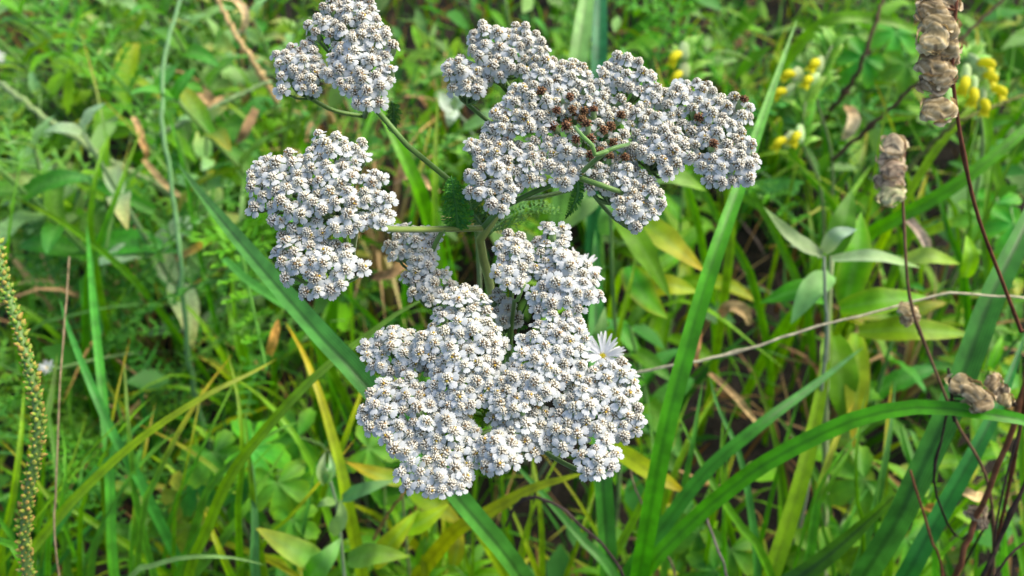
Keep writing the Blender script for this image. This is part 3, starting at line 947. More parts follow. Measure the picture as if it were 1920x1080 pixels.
blade('green blade slanting down under the dark curved dry stalk',
      [(1160, 1095, 0.52), (1090, 1010, 0.52), (1030, 940, 0.53), (975, 880, 0.54), (940, 840, 0.55)], 24, G_MID, G_BLUE, fold=0.3, taper=0.5, group=GR)
blade('slender blade rising alone between the arching blade and the tall upright blade',
      [(1420, 1095, 0.56), (1408, 960, 0.55), (1385, 850, 0.55), (1345, 760, 0.57), (1330, 700, 0.58)], 18, G_BLUE, G_BLUE, fold=0.3, taper=0.5, group=GR)
blade('yellow-green stalk-like blade leaning over the straw behind the flat yarrow cluster',
      [(1150, 680, 0.60), (1165, 600, 0.58), (1185, 520, 0.58), (1195, 460, 0.6)], 13, G_LIME, G_LIME, fold=0.4, taper=0.4, group=GR)


# ---------------------------------------------------------------- stems and dry stalks that stand alone
def stalk(label, pts, rpx, col, name='dry_stalk', cat='stalk', group=None, root=True, mat=None, n=40, taper=0.6, nodes=0, seed=0):
    P = [at(*p) for p in pts]
    if root:
        P = to_ground(P)
    dm = sum(p[2] for p in pts) / len(pts)
    R = rpx * dm / F
    path = spline(P, n)
    rr = random.Random(seed)
    o0 = path[0].copy()
    path = [p - o0 + V(rr.gauss(0, 1), rr.gauss(0, 1), rr.gauss(0, 1)) * R * 0.25 for p in path]
    mb = MB()
    knots = [rr.uniform(0.2, 0.95) for _ in range(nodes)]
    mb.tube(path, lambda t: R * (1 - (1 - taper) * t) * (1 + 0.7 * sum(math.exp(-((t - k) / 0.012) ** 2) for k in knots)), col, 7)
    o = link(name, mb.mesh(name, [mat or M_DRY]), None, o0)
    if label:
        tag(o, label, cat, group)
        LAND.append((at(*pts[len(pts) // 2]), label))
    return o


GS = 'bare stalks and twigs'
stalk('thin pale straw stalk crossing in front of the broad-leaved herb', [(1180, 700, 0.50), (1300, 678, 0.485), (1400, 655, 0.48), (1500, 622, 0.475), (1620, 590, 0.47), (1720, 563, 0.465), (1780, 549, 0.46), (1850, 554, 0.46), (1940, 560, 0.46), (2050, 580, 0.48)], 2.8, (0.50, 0.46, 0.30), group=GS, root=False, nodes=3)
stalk('thick reddish brown dead stem rising through the dark twigs', [(1785, 1095, 0.46), (1821, 995, 0.45), (1861, 902, 0.44), (1908, 772, 0.43), (1935, 640, 0.43)], 8, REDSTEM, group=GS, nodes=4)
stalk('wiry dark twig winding below the brown seed pods', [(1860, 960, 0.46), (1806, 1013, 0.47), (1765, 955, 0.45), (1750, 887, 0.44), (1765, 820, 0.435), (1782, 747, 0.43)], 3.5, DARKTWIG, group=GS, nodes=3)
stalk('blackened forked twig leaning beside the reddish dead stem', [(1835, 1095, 0.43), (1870, 1020, 0.425), (1900, 950, 0.42), (1945, 860, 0.42)], 6, DARKTWIG, group=GS, nodes=4)
stalk('thin black twig arching low between the dead stems', [(1850, 1095, 0.44), (1866, 1000, 0.43), (1885, 900, 0.425), (1912, 800, 0.42), (1925, 720, 0.42)], 3, DARKTWIG, group=GS, nodes=3)
stalk('crooked dark twig beside the black forked twig', [(1860, 1090, 0.41), (1885, 1050, 0.41), (1930, 1010, 0.41), (1980, 985, 0.42)], 3.5, DARKTWIG, group=GS, nodes=2)
stalk('short reddish stalk with a pale broken end under the arching blade', [(1768, 1095, 0.47), (1745, 1010, 0.455), (1722, 935, 0.45), (1708, 880, 0.45)], 4, REDSTEM, group=GS, nodes=2)
stalk('dark curved dry stalk bowing over below the flat yarrow cluster', [(1175, 1095, 0.49), (1140, 1035, 0.475), (1085, 980, 0.465), (1040, 945, 0.46), (1000, 932, 0.465), (965, 948, 0.475), (950, 985, 0.49)], 4.5, (0.05, 0.035, 0.03), group=GS, nodes=3)
stalk('thin grey dead stalk behind the tall upright blade', [(1270, 1095, 0.54), (1245, 1030, 0.53), (1215, 970, 0.53), (1190, 915, 0.53), (1183, 880, 0.54)], 3, (0.16, 0.12, 0.08), group=GS, nodes=2)
stalk('hooked grey dead stalk near the arching blade', [(1365, 1095, 0.50), (1345, 1030, 0.49), (1325, 975, 0.49), (1322, 945, 0.49), (1335, 938, 0.49)], 3.5, (0.17, 0.14, 0.12), group=GS, nodes=2)
stalk('thin upright dry grass stalk beyond the plantain spike', [(113, 1090, 0.46), (106, 900, 0.455), (112, 730, 0.46), (122, 590, 0.48), (130, 480, 0.51)], 2.2, (0.30, 0.22, 0.13), group=GS)
stalk('pale green fallen stem sloping through the pale herbs', [(330, 370, 0.86), (290, 345, 0.85), (200, 298, 0.84), (100, 232, 0.84), (20, 170, 0.85), (-60, 120, 0.88)], 7, (0.2, 0.3, 0.1), group=GS, root=False, mat=M_STEM)
stalk('upright blue-green stem standing beside the straw patch', [(350, 640, 0.72), (342, 520, 0.70), (330, 400, 0.70), (312, 280, 0.70), (303, 190, 0.71), (312, 90, 0.73), (340, -10, 0.77)], 5.5, (0.09, 0.24, 0.07), group=GS, mat=M_STEM)
stalk('straw-coloured stalk leaning behind the smallest high yarrow cluster', [(520, 190, 0.92), (480, 125, 0.90), (440, 60, 0.90), (400, -15, 0.92)], 6, STRAW, group=GS, root=False, nodes=1)
stalk('pale green leaning stem in the straw beside the blue-green stem', [(300, 250, 0.85), (360, 222, 0.84), (440, 182, 0.84), (510, 150, 0.85)], 5.5, (0.2, 0.31, 0.1), group=GS, root=False, mat=M_STEM)
stalk('dark brown bare twig behind the taller papery seed stalk', [(1540, 230, 0.86), (1600, 150, 0.82), (1625, 92, 0.80), (1655, 0, 0.80), (1670, -50, 0.82)], 5, (0.08, 0.05, 0.03), group=GS, root=False, nodes=2)
stalk('dark twig leaning over the yellow rattle beside the papery seed stalk', [(1560, 300, 0.74), (1690, 185, 0.70), (1800, 75, 0.68), (1890, -10, 0.68)], 4.5, (0.08, 0.05, 0.03), group=GS, root=False, nodes=2)
stalk('greenish stalk crossing under the yellow rattle by the papery seed stalk', [(1700, 320, 0.66), (1780, 240, 0.64), (1850, 205, 0.64), (1930, 175, 0.65)], 5, (0.14, 0.16, 0.04), group=GS, root=False)
stalk('thin brown stem leaning across the yellowish leaves behind the flat yarrow cluster', [(700, 1010, 0.58), (730, 960, 0.56), (765, 915, 0.55), (790, 880, 0.55)], 3.5, (0.24, 0.16, 0.05), group=GS, root=False)


# ---------------------------------------------------------------- leaves
def leaf_mb(path, w, c0, c1, edge=None, shape='lance', fold=0.25, normal=V(0, 0, 1), n=18, across=7, ripple=0.05, seed=0, teeth=0, o0=None):
    def wf(t):
        if shape == 'lance':
            b = max(0, math.sin(math.pi * min(1, t * 0.93 + 0.07) ** 0.75)) ** 0.9
        else:
            b = max(0, math.sin(math.pi * min(1, t * 0.92 + 0.08) ** 0.6)) ** 0.75
        if teeth:
            b *= 0.68 + 0.40 * (1 - (t * teeth) % 1.0)
        return w * max(b, 0.02)

    def col(t, s):
        c = mix(c0, c1, t ** 1.5)
        if edge:
            c = mix(c, edge, max(0, (abs(s) - 0.55) / 0.45) * 0.7)
        if abs(s) < 0.12:
            c = mix(c, G_PALE, 0.25)
        return c
    mb = MB()
    mb.sheet([p - o0 for p in path] if o0 is not None else path, wf, normal, col, across, fold, ripple=ripple, seed=seed)
    return mb


class Herb:
    """a leafy plant whose leaves are set one by one"""
    def __init__(self, stem_pts, rpx, label, cat='herb', col=STEMG, name='leafy_herb', group=None, land=True):
        P = to_ground([at(*p) for p in stem_pts])
        self.root = P[0].copy(); self.root.z = 0
        self.pl = Plant(self.root, name, label, cat, group)
        self.o = self.pl.o
        R = rpx * stem_pts[0][2] / F
        stem_part(self.pl, 'stem', P, R, R * 0.6, col, 24, 6)
        self.k = 0
        if land:
            LAND.append((at(*stem_pts[-1]), label))

    def leaf(self, pts, wpx, c0=G_MID, c1=G_FRESH, edge=None, shape='lance', fold=0.22, normal=None, teeth=0, mat=None, droop=0.0):
        P = [at(*p) for p in pts]
        if len(P) == 2:
            L = (P[1] - P[0]).length
            P = [P[0], P[0].lerp(P[1], 0.5) + V(0, 0, 0.10 * L), P[1] - V(0, 0, droop * L)]
        path = spline(P, 18)
        dm = sum(p[2] for p in pts) / len(pts)
        nr = normal or ((CAM - P[1]).normalized() * 0.7 + V(0.1, 0, 0.7))
        self.k += 1
        mb = leaf_mb(path, wpx * dm / F, c0, c1, edge, shape, fold, nr, seed=self.k, teeth=teeth)
        return self.pl.part('leaf', mb, [mat or M_LEAF], path[0])


h = Herb([(1545, 1080, 0.64), (1548, 800, 0.60), (1552, 600, 0.57), (1560, 480, 0.56)], 7, 'broad-leaved green herb with long smooth leaves spreading below the silvery-leaved plant', col=(0.2, 0.27, 0.1))
h.leaf([(1555, 560, 0.57), (1500, 545, 0.56), (1425, 568, 0.57)], 46, G_MID, G_MID)
h.leaf([(1558, 515, 0.56), (1520, 545, 0.55), (1483, 607, 0.55)], 46, G_PALE, (0.13, 0.27, 0.1))
h.leaf([(1575, 578, 0.565), (1650, 565, 0.55), (1738, 556, 0.56)], 52, G_FRESH, G_FRESH, (0.2, 0.3, 0.03))
h.leaf([(1610, 622, 0.575), (1710, 618, 0.555), (1828, 628, 0.56)], 48, G_LIME, G_FRESH, (0.2, 0.28, 0.03))
h.leaf([(1585, 570, 0.60), (1605, 480, 0.585), (1615, 398, 0.60)], 60, G_MID, G_FRESH, (0.17, 0.27, 0.03))
h.leaf([(1560, 480, 0.565), (1580, 420, 0.56), (1598, 355, 0.57)], 46, G_MID, G_MID)
h.leaf([(1605, 625, 0.60), (1606, 720, 0.59), (1600, 840, 0.60)], 46, G_LIME, YELLOWED, (0.25, 0.3, 0.03))
h.leaf([(1560, 630, 0.60), (1575, 710, 0.59), (1585, 800, 0.60)], 66, G_FRESH, G_MID)
h.leaf([(1690, 490, 0.60), (1740, 480, 0.585), (1800, 495, 0.59)], 34, (0.2, 0.32, 0.08), G_LIME)
h.leaf([(1810, 520, 0.60), (1820, 480, 0.59), (1812, 440, 0.6)], 30, G_LIME, G_LIME)

h = Herb([(1548, 660, 0.56), (1547, 560, 0.545), (1545, 480, 0.535)], 4.5, 'silvery grey-green leaved plant above the broad-leaved herb', col=(0.2, 0.25, 0.16), name='silver_leaved_herb')
h.leaf([(1543, 478, 0.535), (1490, 448, 0.52), (1432, 388, 0.53)], 30, G_SILVER, G_PALE)
h.leaf([(1545, 473, 0.535), (1570, 440, 0.525), (1607, 430, 0.53)], 30, G_SILVER, (0.22, 0.36, 0.27))
h.leaf([(1560, 485, 0.54), (1640, 480, 0.525), (1727, 502, 0.535)], 24, G_SILVER, G_PALE)
h.leaf([(1535, 480, 0.54), (1520, 465, 0.53), (1480, 460, 0.535)], 20, G_SILVER, G_SILVER)

h = Herb([(1160, 700, 0.63), (1150, 560, 0.60), (1145, 400, 0.58)], 5, 'lance-leaved herb with yellow-edged drooping leaves behind the loose yarrow cluster')
h.leaf([(1155, 395, 0.58), (1200, 460, 0.565), (1258, 560, 0.575)], 46, G_FRESH, G_MID)
h.leaf([(1195, 405, 0.59), (1250, 450, 0.575), (1322, 510, 0.58)], 50, G_LIME, YELLOWED, (0.25, 0.3, 0.03))
h.leaf([(1178, 500, 0.60), (1205, 550, 0.585), (1252, 598, 0.59)], 54, (0.07, 0.27, 0.02), G_LIME, (0.3, 0.3, 0.02))
h.leaf([(1210, 545, 0.61), (1255, 535, 0.60), (1310, 548, 0.605)], 42, G_YELLOW, G_LIME)
h.leaf([(1215, 335, 0.58), (1265, 330, 0.565), (1325, 358, 0.57)], 38, G_PALE, G_FRESH)
h.leaf([(1060, 420, 0.60), (1098, 390, 0.585), (1142, 362, 0.59)], 34, G_PALE, (0.13, 0.28, 0.08))
h.leaf([(1135, 440, 0.60), (1142, 400, 0.585), (1156, 355, 0.59)], 36, (0.12, 0.28, 0.07), G_PALE)
h.leaf([(1110, 660, 0.50), (1125, 625, 0.49), (1135, 575, 0.495)], 26, (0.09, 0.25, 0.05), G_PALE)

h = Herb([(648, 1095, 0.55), (640, 1020, 0.53), (630, 940, 0.515), (612, 880, 0.505)], 5, 'pale lance-leaved herb with a woolly bud and yellowing leaves below the flat yarrow cluster', col=(0.2, 0.3, 0.14))
h.leaf([(612, 1062, 0.53), (550, 1030, 0.515), (478, 988, 0.52)], 48, (0.12, 0.3, 0.06), (0.36, 0.34, 0.05), (0.3, 0.36, 0.06))
h.leaf([(575, 1090, 0.52), (610, 1050, 0.505), (640, 1008, 0.515)], 48, G_FRESH, G_PALE)
h.leaf([(652, 1050, 0.53), (705, 1040, 0.515), (770, 1043, 0.52)], 44, (0.1, 0.28, 0.06), G_LIME)
h.leaf([(700, 1060, 0.55), (740, 1010, 0.535), (785, 955, 0.54)], 42, G_YELLOW, G_LIME, (0.28, 0.3, 0.04))
h.leaf([(642, 935, 0.515), (690, 915, 0.50), (742, 900, 0.505)], 28, (0.1, 0.26, 0.1), G_PALE)
h.leaf([(628, 940, 0.51), (610, 942, 0.503), (594, 950, 0.505)], 18, G_PALE, G_PALE)
h.leaf([(622, 1000, 0.52), (640, 970, 0.51), (638, 935, 0.515)], 30, G_PALE, G_PALE)
h.leaf([(745, 990, 0.55), (790, 980, 0.54), (842, 945, 0.545)], 40, G_LIME, G_YELLOW)
h.leaf([(610, 905, 0.508), (603, 880, 0.50), (610, 848, 0.503)], 22, G_PALE, G_SILVER, fold=0.9)
h.leaf([(612, 905, 0.508), (622, 880, 0.50), (618, 852, 0.503)], 18, G_PALE, G_SILVER, fold=0.9)

h = Herb([(760, 1000, 0.60), (755, 930, 0.575), (750, 890, 0.565)], 4, 'yellow-green leafy herb with one orange-tipped leaf poking out beneath the flat yarrow cluster', col=(0.2, 0.26, 0.07))
h.leaf([(770, 905, 0.56), (710, 890, 0.55), (648, 866, 0.555)], 30, G_LIME, (0.5, 0.3, 0.04), (0.3, 0.3, 0.04))
h.leaf([(770, 920, 0.57), (820, 950, 0.56), (870, 985, 0.57)], 40, G_LIME, (0.32, 0.28, 0.04))
h.leaf([(790, 1060, 0.58), (800, 1020, 0.57), (815, 990, 0.575)], 30, G_FRESH, G_MID)
h.leaf([(850, 1060, 0.58), (858, 1020, 0.57), (862, 970, 0.575)], 30, G_YELLOW, YELLOWED)

h = Herb([(880, 240, 0.80), (862, 220, 0.78), (852, 200, 0.765)], 4, 'silver-white woolly leaved plant between the two loose yarrow clusters', col=G_SILVER, name='silver_leaved_herb')
h.leaf([(850, 205, 0.765), (838, 195, 0.755), (822, 170, 0.76)], 30, (0.45, 0.52, 0.46), G_SILVER)
h.leaf([(852, 200, 0.765), (860, 185, 0.755), (872, 160, 0.76)], 30, G_SILVER, (0.45, 0.52, 0.46))
h.leaf([(850, 205, 0.765), (845, 220, 0.755), (840, 238, 0.76)], 26, (0.45, 0.52, 0.46), G_SILVER)
h.leaf([(870, 240, 0.78), (910, 220, 0.77), (950, 200, 0.775)], 24, G_PALE, G_SILVER)


# --- lobed leaves
def lobed_mesh(R, col, seed, lobes=5, tip=G_LIME):
    r = random.Random(seed)
    NA, NR = 60, 4
    mb = MB()
    c = mb.add((0, 0, 0), mix(col, G_PALE, 0.3))
    spread = math.radians(150)
    rows = []
    for j in range(1, NR + 1):
        f = j / NR
        row = []
        for i in range(NA + 1):
            u = i / NA
            a = -spread + 2 * spread * u
            lob = abs(math.sin(u * math.pi * lobes)) ** 0.55
            tooth = 0.10 * (1 - abs(((u * lobes * 4) % 1) * 2 - 1))
            env = 0.72 + 0.28 * math.cos(a * 0.6)
            rr = R * env * (0.34 + 0.58 * lob + tooth) if f > 0.4 else R * env * (0.34 + 0.58 * lob)
            p = V(math.cos(a) * rr * f, math.sin(a) * rr * f, 0)
            p.z = -0.25 * (rr * f) ** 2 / R + 0.06 * R * f * math.cos(u * math.pi * 2 * lobes) + r.gauss(0, 0.004 * R)
            row.append(mb.add(p, mix(col, tip, f * f * r.uniform(0.3, 0.7)), math.cos(u * math.pi * 2 * lobes)))
        rows.append(row)
    for i in range(NA):
        mb.face((c, rows[0][i], rows[0][i + 1]))
        for j in range(NR - 1):
            mb.face((rows[j][i], rows[j + 1][i], rows[j + 1][i + 1], rows[j][i + 1]))
    return mb.mesh('lobed_leaf', [M_LEAF])


LOBED = [lobed_mesh(0.03, (0.06, 0.23, 0.03), s) for s in range(4)] + [lobed_mesh(0.03, (0.16, 0.27, 0.03), 9, tip=(0.33, 0.3, 0.04))]


def lobed_herb(root, leaves, label, group, seed=0):
    """leaves: (tip point, size, yellow?)"""
    r = random.Random(seed)
    pl = Plant(V(root.x, root.y, 0), 'lobed_leaf_herb', label, 'herb', group)
    for p, s, yel in leaves:
        mb = MB()
        mid = pl.root.lerp(p, 0.5) + V(0, 0, 0.25 * (p - pl.root).length)
        mb.tube(spline([pl.root + V(0, 0, -0.003), mid, p], 10), lambda t: 0.0011 - 0.0004 * t, STEMG, 5)
        pl.part('leaf_stalk', mb, [M_STEM])
        d = (p - pl.root); d.z = 0
        if d.length < 1e-4:
            d = V(0, 1, 0)
        d.normalize()
        nrm = (V(0, -0.35, 1) + d * 0.3 + V(r.gauss(0, 0.25), r.gauss(0, 0.25), 0)).normalized()
        x = (d - nrm * d.dot(nrm)).normalized(); y = nrm.cross(x)
        rot = Matrix((x, y, nrm)).transposed() @ Matrix.Rotation(r.uniform(-0.9, 0.9), 3, 'Z')
        link('lobed_leaf', LOBED[4] if yel else LOBED[r.randrange(4)], pl.o, mat=place(p - pl.root, rot, s))
    return pl.o


GLH = 'lobed-leaved herbs'
lobed_herb(at(440, 960, 0.68), [(at(470, 840, 0.585), 1.05, 0), (at(400, 850, 0.60), 0.9, 0), (at(520, 905, 0.58), 0.9, 0), (at(548, 975, 0.57), 0.7, 0), (at(370, 905, 0.62), 0.8, 0), (at(345, 930, 0.62), 0.7, 1), (at(450, 930, 0.59), 0.8, 0)],
           'bright green deeply lobed herb between the upright pale blade and long green blade', GLH, 1)
lobed_herb(at(360, 1010, 0.70), [(at(355, 985, 0.63), 0.7, 1), (at(370, 940, 0.64), 0.6, 1), (at(310, 960, 0.64), 0.8, 0)],
           'small yellowish lobed herb low beside the bright green lobed herb', GLH, 2)
lobed_herb(at(660, 850, 0.70), [(at(600, 880, 0.62), 0.9, 0), (at(560, 820, 0.62), 0.9, 0), (at(690, 840, 0.61), 0.8, 0), (at(560, 900, 0.6), 0.7, 0)],
           'deep green lobed herb in shade behind the yellowing upright blade', GLH, 3)
lobed_herb(at(1340, 1040, 0.66), [(at(1310, 1000, 0.60), 0.8, 0), (at(1370, 1030, 0.59), 0.9, 0), (at(1340, 1070, 0.58), 0.7, 0), (at(1275, 1010, 0.61), 0.7, 0)],
           'low green lobed herb under the hooked grey stalk', GLH, 4)
lobed_herb(at(1590, 960, 0.70), [(at(1575, 990, 0.62), 0.7, 0), (at(1540, 1040, 0.6), 0.8, 0), (at(1700, 1010, 0.62), 0.9, 0), (at(1620, 900, 0.64), 1.1, 0)],
           'shaded lobed herb between the broken dark blade and the wide creased blade', GLH, 5)
lobed_herb(at(1640, 80, 1.02), [(at(1620, 110, 0.90), 1.1, 0), (at(1680, 60, 0.92), 1.1, 0), (at(1590, 60, 0.92), 1.0, 0), (at(1700, 120, 0.9), 1.0, 0)],
           'soft green lobed herb behind the bare brown twig', GLH, 6)
lobed_herb(at(1880, 330, 0.85), [(at(1870, 380, 0.74), 0.9, 0), (at(1900, 420, 0.7), 0.9, 0), (at(1840, 410, 0.74), 0.8, 0)],
           'fresh lobed herb under the sloping bright green blade', GLH, 7)

# ---------------------------------------------------------------- plantain spike
rp = random.Random(40)
Ppx = [(70, 1230, 0.40), (52, 1085, 0.375), (46, 1000, 0.365), (52, 930, 0.36), (68, 850, 0.355), (72, 780, 0.352), (58, 700, 0.352), (36, 620, 0.355), (14, 545, 0.36), (0, 490, 0.365), (-14, 440, 0.37)]
PP = to_ground([at(*p) for p in Ppx])
PL = Plant(V(PP[0].x, PP[0].y, 0), 'plantain_spike', 'long green plantain spike packed with brown-tipped seed capsules', 'wildflower')
stem_part(PL, 'stem', PP, 0.0022, 0.0016, STEMG, 50, 8)
LAND.append((at(60, 800, 0.355), 'the plantain spike'))
CAPS = []
for q in range(5):
    mb = MB()
    tipc = [(0.46, 0.22, 0.07), (0.36, 0.17, 0.06), (0.5, 0.3, 0.1), (0.30, 0.26, 0.06), (0.40, 0.21, 0.08)][q]
    basec = [(0.12, 0.27, 0.03), (0.18, 0.32, 0.04), (0.10, 0.24, 0.04), (0.24, 0.34, 0.05), (0.28, 0.26, 0.05)][q]
    prof = [(0, 0.4), (0.5, 0.95), (1.2, 1.1), (2.0, 0.85), (2.6, 0.4), (3.2, 0.12)]
    S = 6
    rows = [[mb.add((rr * 1e-3 * math.cos(k * 6.283 / S) * 1.1, rr * 1e-3 * math.sin(k * 6.283 / S), z * 1e-3 + 0.00015 * rp.random()), mix(basec, tipc, min(1, max(0, z / 3.2 - 0.52) * 2.0))) for k in range(S)] for z, rr in prof]
    for i in range(len(prof) - 1):
        for k in range(S):
            mb.face((rows[i][k], rows[i][(k + 1) % S], rows[i + 1][(k + 1) % S], rows[i + 1][k]))
    mb.face(rows[-1])
    CAPS.append(mb.mesh('seed_capsule', [M_FLORET]))
path = spline([at(*p) for p in Ppx[1:]], 300)
for i in range(300):
    p = path[i]
    tan = (path[i + 1] - p).normalized()
    a = i * 2.39996 + rp.uniform(-0.2, 0.2)
    s1 = tan.orthogonal().normalized(); s2 = tan.cross(s1)
    d = s1 * math.cos(a) + s2 * math.sin(a)
    ax = (d * 1.0 + tan * rp.uniform(0.2, 1.6)).normalized()
    link('seed_capsule', CAPS[rp.randrange(5)], PL.o, mat=place(p + d * 0.0014 - PL.root, frame(ax, rp.uniform(0, 6)), rp.uniform(0.5, 1.0)))


# ---------------------------------------------------------------- papery seed pods on dry stalks
def pod_mesh(seed, col):
    """inflated papery calyx gone dry: a flattened pouch, creased towards its mouth, with a torn frilled rim"""
    r = random.Random(seed)
    mb = MB()
    NU, NV = 40, 18
    ph = [r.uniform(0, 6.28) for _ in range(10)]
    pale = (0.60, 0.51, 0.33)

    def tri(x):
        return abs(((x / math.pi) % 2.0) - 1.0)
    rows = []
    for j in range(NV + 1):
        b = math.pi * j / NV
        row = []
        for i in range(NU):
            a = 2 * math.pi * i / NU
            R = 1 + 0.12 * math.sin(2 * a + ph[0]) + 0.09 * math.sin(3 * a + ph[1]) + 0.06 * math.sin(5 * a + ph[2])
            sb = math.sin(b) ** 0.75
            x, y = math.cos(a) * sb * R, math.sin(a) * sb * R * 0.85
            # creases fan out from the mouth at -y
            fan = math.atan2(x + 0.35 * math.sin(3 * y + ph[9]), y + 1.7)
            far = math.hypot(x, y + 1.7)
            cr = tri(fan * 17 + ph[3]) * 0.6 + tri(fan * 31 + far * 2 + ph[4]) * 0.4
            bk = tri(far * 5.0 + 2.5 * math.sin(4 * fan + ph[5]) + ph[6])
            z = math.cos(b) * 0.36 * (1 + 0.35 * math.sin(3 * x + ph[7])) + (0.10 * (cr - 0.5) + 0.10 * (bk - 0.5)) * (1 if b < math.pi / 2 else -1)
            rim = math.sin(b) ** 10
            k = min(1, 0.75 * max(0, cr - 0.45) * 1.6 + rim * 0.55)
            c = mix(col, pale, k)
            if tri(fan * 9 + ph[8]) * bk > 0.62:
                c = mix(c, (0.05, 0.036, 0.024), 0.75)
            row.append(mb.add((x * 0.0068, y * 0.0068, z * 0.0068), c, math.cos(b)))
        rows.append(row)
    for j in range(NV):
        for i in range(NU):
            mb.face((rows[j][i], rows[j][(i + 1) % NU], rows[j + 1][(i + 1) % NU], rows[j + 1][i]))
    for q in range(9):
        a = r.uniform(0, 6.28)
        P = [V(math.cos(a + t * 0.9) * 0.0070, math.sin(a + t * 0.9) * 0.0060, 0.0011 * math.sin(t * 7 + a) + r.uniform(-0.0007, 0.0007)) for t in (0, 0.33, 0.66, 1)]
        mb.sheet(P, lambda t: 0.0035 * math.sin(math.pi * (0.1 + 0.85 * t)), V(math.cos(a + 0.5), math.sin(a + 0.5), r.uniform(-0.6, 0.6)), lambda t, s: mix(col, pale, 0.4 + 0.4 * s), 3, 0.5, ripple=0.25, seed=q)
    return mb.mesh('seed_pod', [M_DRY])


PODS = [pod_mesh(s, c) for s, c in enumerate([(0.22, 0.165, 0.075), (0.27, 0.205, 0.095), (0.17, 0.125, 0.055), (0.29, 0.22, 0.105)])]
PODSG = [pod_mesh(20 + s, c) for s, c in enumerate([(0.26, 0.27, 0.13), (0.30, 0.24, 0.15), (0.28, 0.20, 0.13)])]
PODSD = [pod_mesh(30 + s, c) for s, c in enumerate([(0.05, 0.04, 0.03), (0.09, 0.065, 0.04)])]


def pod_stalk(stem, rpx, pods, d, label, col, meshes, wpx=1.0, seed=0, root=True):
    r = random.Random(seed)
    P = [at(*p) for p in stem]
    if root:
        P = to_ground(P)
    pl = Plant(V(P[0].x, P[0].y, max(0, P[0].z)), 'seed_stalk', label, 'dried plant', 'dried papery seed stalks')
    R = rpx * stem[0][2] / F
    mb = MB()
    kn = [r.uniform(0.3, 0.98) for _ in range(10)]
    mb.tube(spline(P, 60), lambda t: R * (1.1 - 0.4 * t) * (1 + 0.6 * sum(math.exp(-((t - k) / 0.006) ** 2) for k in kn)), col, 7)
    pl.part('stem', mb, [M_DRY])
    for (px, py, w, tilt) in pods:
        p = at(px, py, d + r.uniform(-0.003, 0.003))
        s = w * d / F / 0.0132
        view = (CAM - p).normalized()
        ax = (view * 0.8 + V(r.gauss(0, 0.15), r.gauss(0, 0.12), 0.75 + r.gauss(0, 0.15))).normalized()
        near = min(spline(P, 80), key=lambda q: (q - p).length)
        yv = (near - p) + V(r.gauss(0, 0.001), 0, r.gauss(0, 0.001))      # mouth of the pod turned away from the stem
        yv = (yv - ax * yv.dot(ax)).normalized()
        rot = Matrix((yv.cross(ax), yv, ax)).transposed()
        o = link('seed_pod', r.choice(meshes), pl.o, mat=place(p - pl.root, rot, s) @ Matrix.Diagonal((0.85, 1.08, 0.9, 1)))
        # little stalk joining the pod to the stem
        mb = MB()
        mb.tube([near, near.lerp(p, 0.5) + V(0, 0, 0.001), p], R * 0.5, col, 5)
        pl.part('pod_stalk', mb, [M_DRY])
    LAND.append((at(*stem[-2]), label))
    return pl


pod_stalk([(1935, 680, 0.40), (1915, 622, 0.395), (1880, 530, 0.385), (1832, 400, 0.37), (1802, 262, 0.36), (1786, 130, 0.355), (1794, 0, 0.355), (1800, -70, 0.36)], 4.2,
          [(1776, -18, 62, 0), (1750, 22, 58, 0), (1775, 12, 50, 0), (1762, 48, 66, 0), (1752, 72, 60, 0), (1772, 84, 54, 0), (1764, 112, 62, 0), (1748, 124, 56, 0), (1766, 138, 56, 0), (1752, 158, 52, 0), (1758, 205, 62, 0)],
          0.355, 'tall brown seed stalk with a column of wrinkled papery pods above the yellow rattle', REDSTEM, PODS, seed=3)
pod_stalk([(1860, 950, 0.47), (1790, 785, 0.45), (1742, 665, 0.445), (1706, 560, 0.44), (1695, 420, 0.44), (1692, 340, 0.44), (1697, 262, 0.44)], 3.4,
          [(1675, 272, 46, 0), (1668, 298, 46, 0), (1674, 318, 42, 0), (1666, 340, 50, 0), (1670, 366, 46, 0)],
          0.438, 'shorter seed stalk with a few greenish tan papery pods and slender dark stem', (0.12, 0.07, 0.04), PODSG, seed=4)
pod_stalk([(1790, 790, 0.425), (1783, 730, 0.42), (1778, 690, 0.42)], 3.5,
          [(1800, 722, 46, 0), (1822, 734, 48, 0), (1842, 752, 46, 0), (1828, 758, 40, 0)],
          0.412, 'broken brown pod cluster resting on the arching bright green blade', DARKTWIG, PODS, seed=5, root=False)
pod_stalk([(1905, 760, 0.43), (1880, 735, 0.425), (1850, 705, 0.425)], 3,
          [(1862, 716, 34, 0), (1874, 735, 36, 0), (1885, 748, 30, 0)],
          0.42, 'dark shrivelled pods beside the broken brown pod cluster', DARKTWIG, PODSD + PODS[:1], seed=6, root=False)
pod_stalk([(1735, 650, 0.455), (1718, 610, 0.452), (1706, 585, 0.45)], 2.5, [(1702, 580, 34, 0), (1712, 592, 28, 0), (1698, 600, 24, 0)], 0.45, 'small brown pod remnant on the slender dark stem by the straw stalk', (0.12, 0.07, 0.04), PODS, seed=7, root=False)
pod_stalk([(1850, 990, 0.46), (1838, 975, 0.455), (1825, 960, 0.45)], 2.5, [(1826, 962, 30, 0), (1838, 978, 30, 0), (1842, 955, 22, 0)], 0.45, 'blackened pod remnant on the reddish dead stem', DARKTWIG, PODSD, seed=8, root=False)

